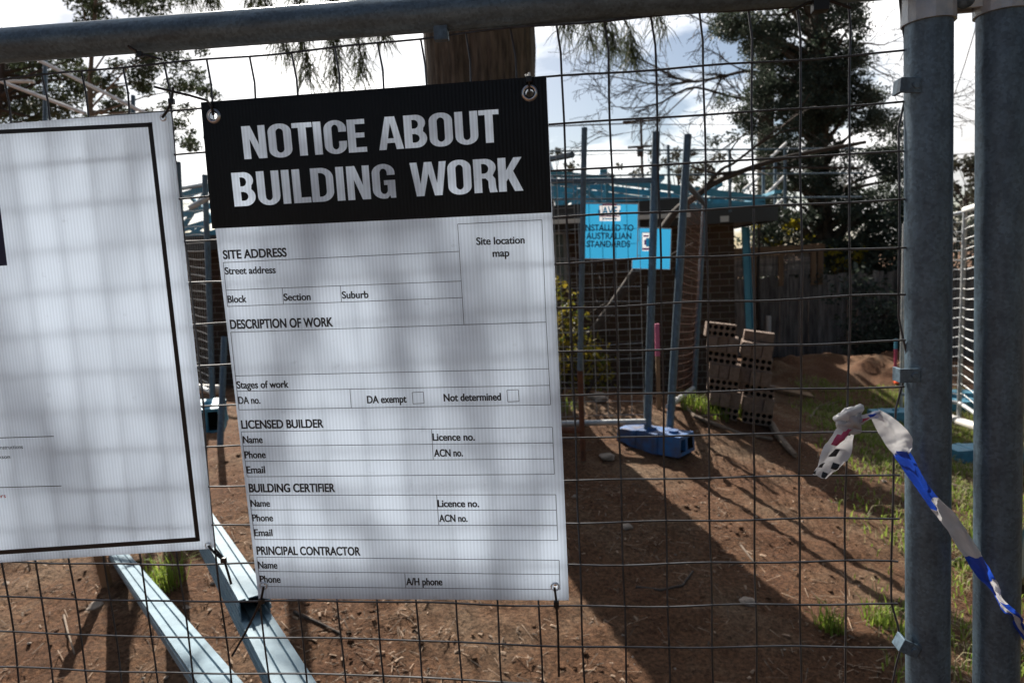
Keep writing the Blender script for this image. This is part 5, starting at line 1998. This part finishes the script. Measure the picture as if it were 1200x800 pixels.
# far trees along the skyline
for (x, y, d, r_, nn, label) in ((1130, 232, 42, 2.3, 26, 'rounded distant tree seen between the two near gate posts'), (646, 205, 45, 1.6, 14, 'distant tree showing at the right edge of the notice heading, above the rails'),
                                 (795, 190, 48, 1.5, 12, 'sparse distant tree seen low behind the fence post tops'), (730, 215, 55, 1.4, 10, 'low distant tree above the blue trusses'), (1190, 240, 45, 3.0, 20, 'distant tree at the right edge beyond the second near post'), (840, 212, 50, 1.6, 12, 'distant bushy tree between the leaning branch and the house roof')):
    c = pt(x, y, d)
    b = Vector((c.x, c.y, -.8))
    cc = []
    for _ in range(nn):
        v = rvec()
        cc.append((c + Vector((v.x * r_ * 1.2, v.y * r_, v.z * r_)), r_ * rt.uniform(.25, .42)))
    clump_tree('distant_tree', label, [b, (b + c) / 2, c], .16, cc, M['far_leaf'], .34, 14, 'distant trees', asp=.6)

# power pole with wires
d2 = 34
pb_ = pt(755, 260, d2)
pb_ = Vector((pb_.x, pb_.y, -.7))
pole = thing('power_pole', pb_, 'slender power pole with cross arms far behind the second fence posts', 'power pole')
tpz = pt(752, 140, d2)
MB().tube([pb_, (pb_.x - .05, pb_.y, tpz.z)], [.09, .06], 10).build('mast', M['branch'], pole, smooth=True)
for py, l_ in ((145, .9), (174, .7)):
    c = pt(754, py, d2)
    MB().box((pb_.x - .03, pb_.y - .16, c.z), (l_, 0, 0), (0, .05, 0), (0, 0, .05)).build('cross_arm', M['branch'], pole)
c = pt(750, 178, d2)
MB().tube([c + Vector((0, -.18, .22)), c + Vector((0, -.18, -.25))], .16, 12).build('transformer', M['fascia'], pole, smooth=True)
q = MB()
for py0, py1, y_ in ((143, 144.5, -.7), (142, 144, .7), (178, 179, .0)):
    a, b = pt(300, py0 + 10, d2 + 1), pt(757, py1, d2)
    q.tube([a, (a + b) / 2 - Vector((0, 0, .15)), b], .022, 4, cap=False)
for py0, py1 in ((146, 132), (180, 172)):
    a, b = pt(757, py0, d2), pt(1300, py1, d2 + 12)
    q.tube([a, (a + b) / 2 - Vector((0, 0, .4)), b], .02, 4, cap=False)
q.build('wires', M['branch'], pole, recalc=False)
a, b = pt(1152, 5, 9), pt(1118, 112, 16)
o = thing('overhead_wire', b, 'thin overhead service wire crossing the sky between the two near gate posts', 'wire')
MB().tube([a + (a - b) * .6, a, (a + b) / 2 - Vector((0, 0, .05)), b, b + (b - a) * .8], .009, 5).build('cable', M['branch'], o, recalc=False)

# ------------------------------------------------------------------ grass, sticks, litter
rg = random.Random(33)


def blade(mb, p, h, wd, lean_=.5, r_=rg):
    a = r_.uniform(0, 2 * PI)
    d = Vector((math.cos(a), math.sin(a), 0))
    s_ = Vector((-d.y, d.x, 0)) * wd / 2
    le = r_.uniform(.1, lean_)
    p1 = p + d * h * le * .35 + Vector((0, 0, h * .6))
    p2 = p + d * h * le * 1.1 + Vector((0, 0, h * (1 - .35 * le)))
    b = len(mb.v)
    mb.v += [tuple(p - s_), tuple(p + s_), tuple(p1 - s_ * .8), tuple(p1 + s_ * .8), tuple(p2)]
    mb.f += [(b, b + 1, b + 3, b + 2), (b + 2, b + 3, b + 4)]
    mb.m += [0, 0]


ga, gb2 = gnd(1105, 790), gnd(945, 470)
gl = lambda y: ga.x + (gb2.x - ga.x) * (y - ga.y) / (gb2.y - ga.y)
q, qd_ = MB(), MB()
cnt = 0
while cnt < 42000:
    y = rg.uniform(.4, 9.0)
    x = gl(y) + rg.uniform(-.25, 3.6)
    if rg.random() > min(1, max(0, (x - gl(y) + .25) / .5)):
        continue
    v = noise.noise(Vector((x * 1.5, y * 1.5, 3))) + .5 * noise.noise(Vector((x * 5, y * 5, 7)))
    if v < rg.uniform(-.45, .35):
        continue
    cnt += 1
    near = max(0, 1 - (y - .4) / 3.)
    h = rg.uniform(.03, .075) * (1 + .5 * max(0, v))
    if rg.random() < .38:
        blade(qd_, Vector((x, y, H(x, y))), h * 1.1, .0045, 1.5)
    else:
        blade(q, Vector((x, y, H(x, y))), h, .0055 + .003 * (1 - near), .9)
tag(q.build('grass', M['grass'], recalc=False), 'patchy short green grass on the right side of the site', 'grass', kind='stuff')
tag(qd_.build('dry_grass', M['dry_grass'], recalc=False), 'straw coloured dead grass among the green on the right', 'grass', kind='stuff')
for (px, py, nb, rad, h, label) in ((192, 690, 130, .10, .17, 'green grass tuft growing between the blue studs on the ground, lower left'), (973, 742, 90, .06, .10, 'grass tuft on shaded dirt left of the near gate post'), (1040, 738, 110, .09, .11, 'grass tuft touching the left side of the near gate post'),
                                    (826, 480, 240, .2, .15, 'bright sunlit grass tuft just left of the brick stack'), (858, 488, 120, .14, .16, 'darker grass tuft at the foot of the brick stack'), (985, 470, 120, .2, .1, 'green tuft beyond the tape knot'), (660, 480, 60, .12, .12, 'small grass tuft at the foot of the shrub')):
    c = gnd(px, py)
    q = MB()
    for _ in range(nb):
        a = rg.uniform(0, 2 * PI)
        k = rad * rg.random() ** .6
        x, y = c.x + k * math.cos(a), c.y + k * math.sin(a)
        blade(q, Vector((x, y, H(x, y) - .005)), h * rg.uniform(.4, 1.2), .006, .8)
    tag(q.build('grass_tuft', M['grass'], recalc=False), label, 'grass tuft', 'grass tufts')

# twigs, bark and needle litter
q = MB()
for _ in range(62000):
    y = .5 + 7.5 * rg.random() ** 1.5
    x = rg.uniform(-1, 1) * (2.2 + y * .75) - .15
    if noise.noise(Vector((x * .9, y * .9, 1))) + .4 * noise.noise(Vector((x * 4, y * 4, 5))) < rg.uniform(-.3, .6):
        continue
    z = H(x, y) + .002
    a = rg.uniform(0, 2 * PI)
    l = rg.choice((.004, .005, .007, .009, .012, .018, .03, .035)) * rg.uniform(.6, 1.5)
    wd = l * rg.uniform(.08, .45) if l < .02 else .002
    d = Vector((math.cos(a), math.sin(a), rg.uniform(-.25, .35))) * l
    s_ = Vector((-math.sin(a), math.cos(a), rg.uniform(-.4, .4))) * wd
    p = Vector((x, y, z + .003))
    u_ = Vector((0, 0, 1)) * wd * .5
    b = len(q.v)
    q.v += [tuple(p - d - s_ * .5), tuple(p + d - s_), tuple(p + d * .9 + s_), tuple(p - d + s_ * .7), tuple(p + u_ + d * .2)]
    q.f += [(b, b + 1, b + 4), (b + 1, b + 2, b + 4), (b + 2, b + 3, b + 4), (b + 3, b, b + 4)]
    q.m += [0] * 4
tag(q.build('litter', M['chips'], recalc=False), 'bark chips, needles and twig litter strewn over the dirt', 'litter', kind='stuff')
q = MB()
for _ in range(330):
    y = .5 + 7 * rg.random() ** 1.4
    x = rg.uniform(-1, 1) * (2.2 + y * .75)
    r_ = rg.choice((.006, .007, .009, .012, .018)) * rg.uniform(.6, 1.3)
    p = Vector((x, y, H(x, y) + r_ * .15))
    t_ = [p + Vector((math.cos(k * 1.0472) * r_ * rg.uniform(.7, 1.2), math.sin(k * 1.0472) * r_ * rg.uniform(.7, 1.2), rg.uniform(-.2, .2) * r_)) for k in range(6)]
    tp2 = p + Vector((rg.uniform(-.3, .3) * r_, rg.uniform(-.3, .3) * r_, r_ * .75))
    bse = len(q.v)
    q.v += [tuple(v) for v in t_] + [tuple(tp2)]
    for k in range(6):
        q.f.append((bse + k, bse + (k + 1) % 6, bse + 6))
        q.m.append(0)
cq = MB()
for _ in range(8500):
    y = .5 + 7 * rg.random() ** 1.4
    x = rg.uniform(-1, 1) * (2.2 + y * .75)
    if noise.noise(Vector((x * 1.1, y * 1.1, 9))) + .5 * noise.noise(Vector((x * 3.7, y * 3.7, 2))) < rg.uniform(-.3, .55):
        continue
    r_ = rg.choice((.004, .005, .007, .009, .012, .016)) * rg.uniform(.6, 1.3)
    p = Vector((x, y, H(x, y)))
    b = len(cq.v)
    n_ = 6
    for ring, hh in ((1.0, -.2), (.85, .45)):
        for k in range(n_):
            a = k * 2 * PI / n_ + ring
            rr_ = r_ * ring * rg.uniform(.65, 1.15)
            cq.v.append((p.x + math.cos(a) * rr_, p.y + math.sin(a) * rr_, p.z + r_ * (hh * .7 + rg.uniform(-.12, .12))))
    cq.v.append((p.x + rg.uniform(-.3, .3) * r_, p.y + rg.uniform(-.3, .3) * r_, p.z + r_ * .5))
    for k in range(n_):
        k2 = (k + 1) % n_
        cq.f += [(b + k, b + k2, b + n_ + k2, b + n_ + k), (b + n_ + k, b + n_ + k2, b + 2 * n_)]
        cq.m += [0, 0]
tag(cq.build('soil_clods', M['dirt'], recalc=False), 'crumbled clods of red brown soil over the ground', 'soil', kind='stuff')
tag(q.build('gravel', M['stone'], recalc=False), 'small pale stones and clods scattered over the dirt', 'gravel', kind='stuff')
for (pts, r_, mt, label) in (([(800, 477), (815, 492), (845, 505), (868, 512), (905, 520)], .018, 'pale_branch', 'long forked dead stick running right from the bright grass tuft'), ([(903, 500), (912, 515), (925, 530), (932, 540)], .03, 'pale_branch', 'thick sawn dead branch on the dirt below the brick stack'),
                             ([(950, 490), (958, 480), (968, 478), (985, 470)], .012, 'pale_branch', 'small curved twig on the dirt right of the brick stack'), ([(745, 690), (775, 695), (800, 690), (812, 672)], .008, 'branch', 'dark curved twig lying in the trunk shadow'),
                             ([(868, 640), (880, 655), (886, 668)], .006, 'pale_branch', 'thin straight pale twig on sunlit dirt, centre right'), ([(345, 722), (375, 735), (400, 748)], .008, 'branch', 'dark twig below the left bottom corner of the notice sign'), ([(75, 722), (80, 745), (88, 770)], .005, 'pale_branch', 'pale bent twig at the lower left of the photo'),
                             ([(1112, 572), (1135, 578), (1165, 592)], .02, 'pale_branch', 'weathered stick on the grass between the two near posts'), ([(1112, 665), (1130, 655), (1160, 650)], .01, 'branch', 'dark stick on the grass between the two near posts, nearer than the pale one')):
    w3 = [gnd(*p_) + Vector((0, 0, r_ * .8)) for p_ in pts]
    q = MB()
    q.tube(w3, [r_ * (1 - .4 * i / (len(w3) - 1)) for i in range(len(w3))], 7)
    if r_ > .011:
        q.tube([w3[1], w3[1].lerp(w3[2], .6) + Vector((.1, .06, .05))], [r_ * .5, r_ * .2], 5)
    tag(q.build('stick', M[mt], smooth=True), label, 'stick', 'fallen sticks')
for (px, py, r_, label) in ((877, 708, .035, 'pale flat stone at the edge of the trunk shadow, right of the notice sign'), (712, 540, .05, 'rust coloured clod left of the blue foot'), (112, 712, .035, 'tan flat stone at lower left among dry needles'), (735, 622, .03, 'dull flat stone inside the trunk shadow'), (700, 470, .09, 'pale rubble lump under the second fence')):
    c = gnd(px, py)
    bm = bmesh.new()
    bmesh.ops.create_icosphere(bm, subdivisions=3, radius=r_)
    for v in bm.verts:
        v.co *= 1 + .35 * noise.noise(v.co * (1.2 / r_) + Vector((px, 0, 0)))
        v.co.z *= .45
        v.co += c + Vector((0, 0, r_ * .1))
    me = bpy.data.meshes.new('stone')
    bm.to_mesh(me)
    bm.free()
    me.materials.append(M['stone'])
    o = bpy.data.objects.new('stone', me)
    COL.objects.link(o)
    tag(o, label, 'stone', 'loose stones')
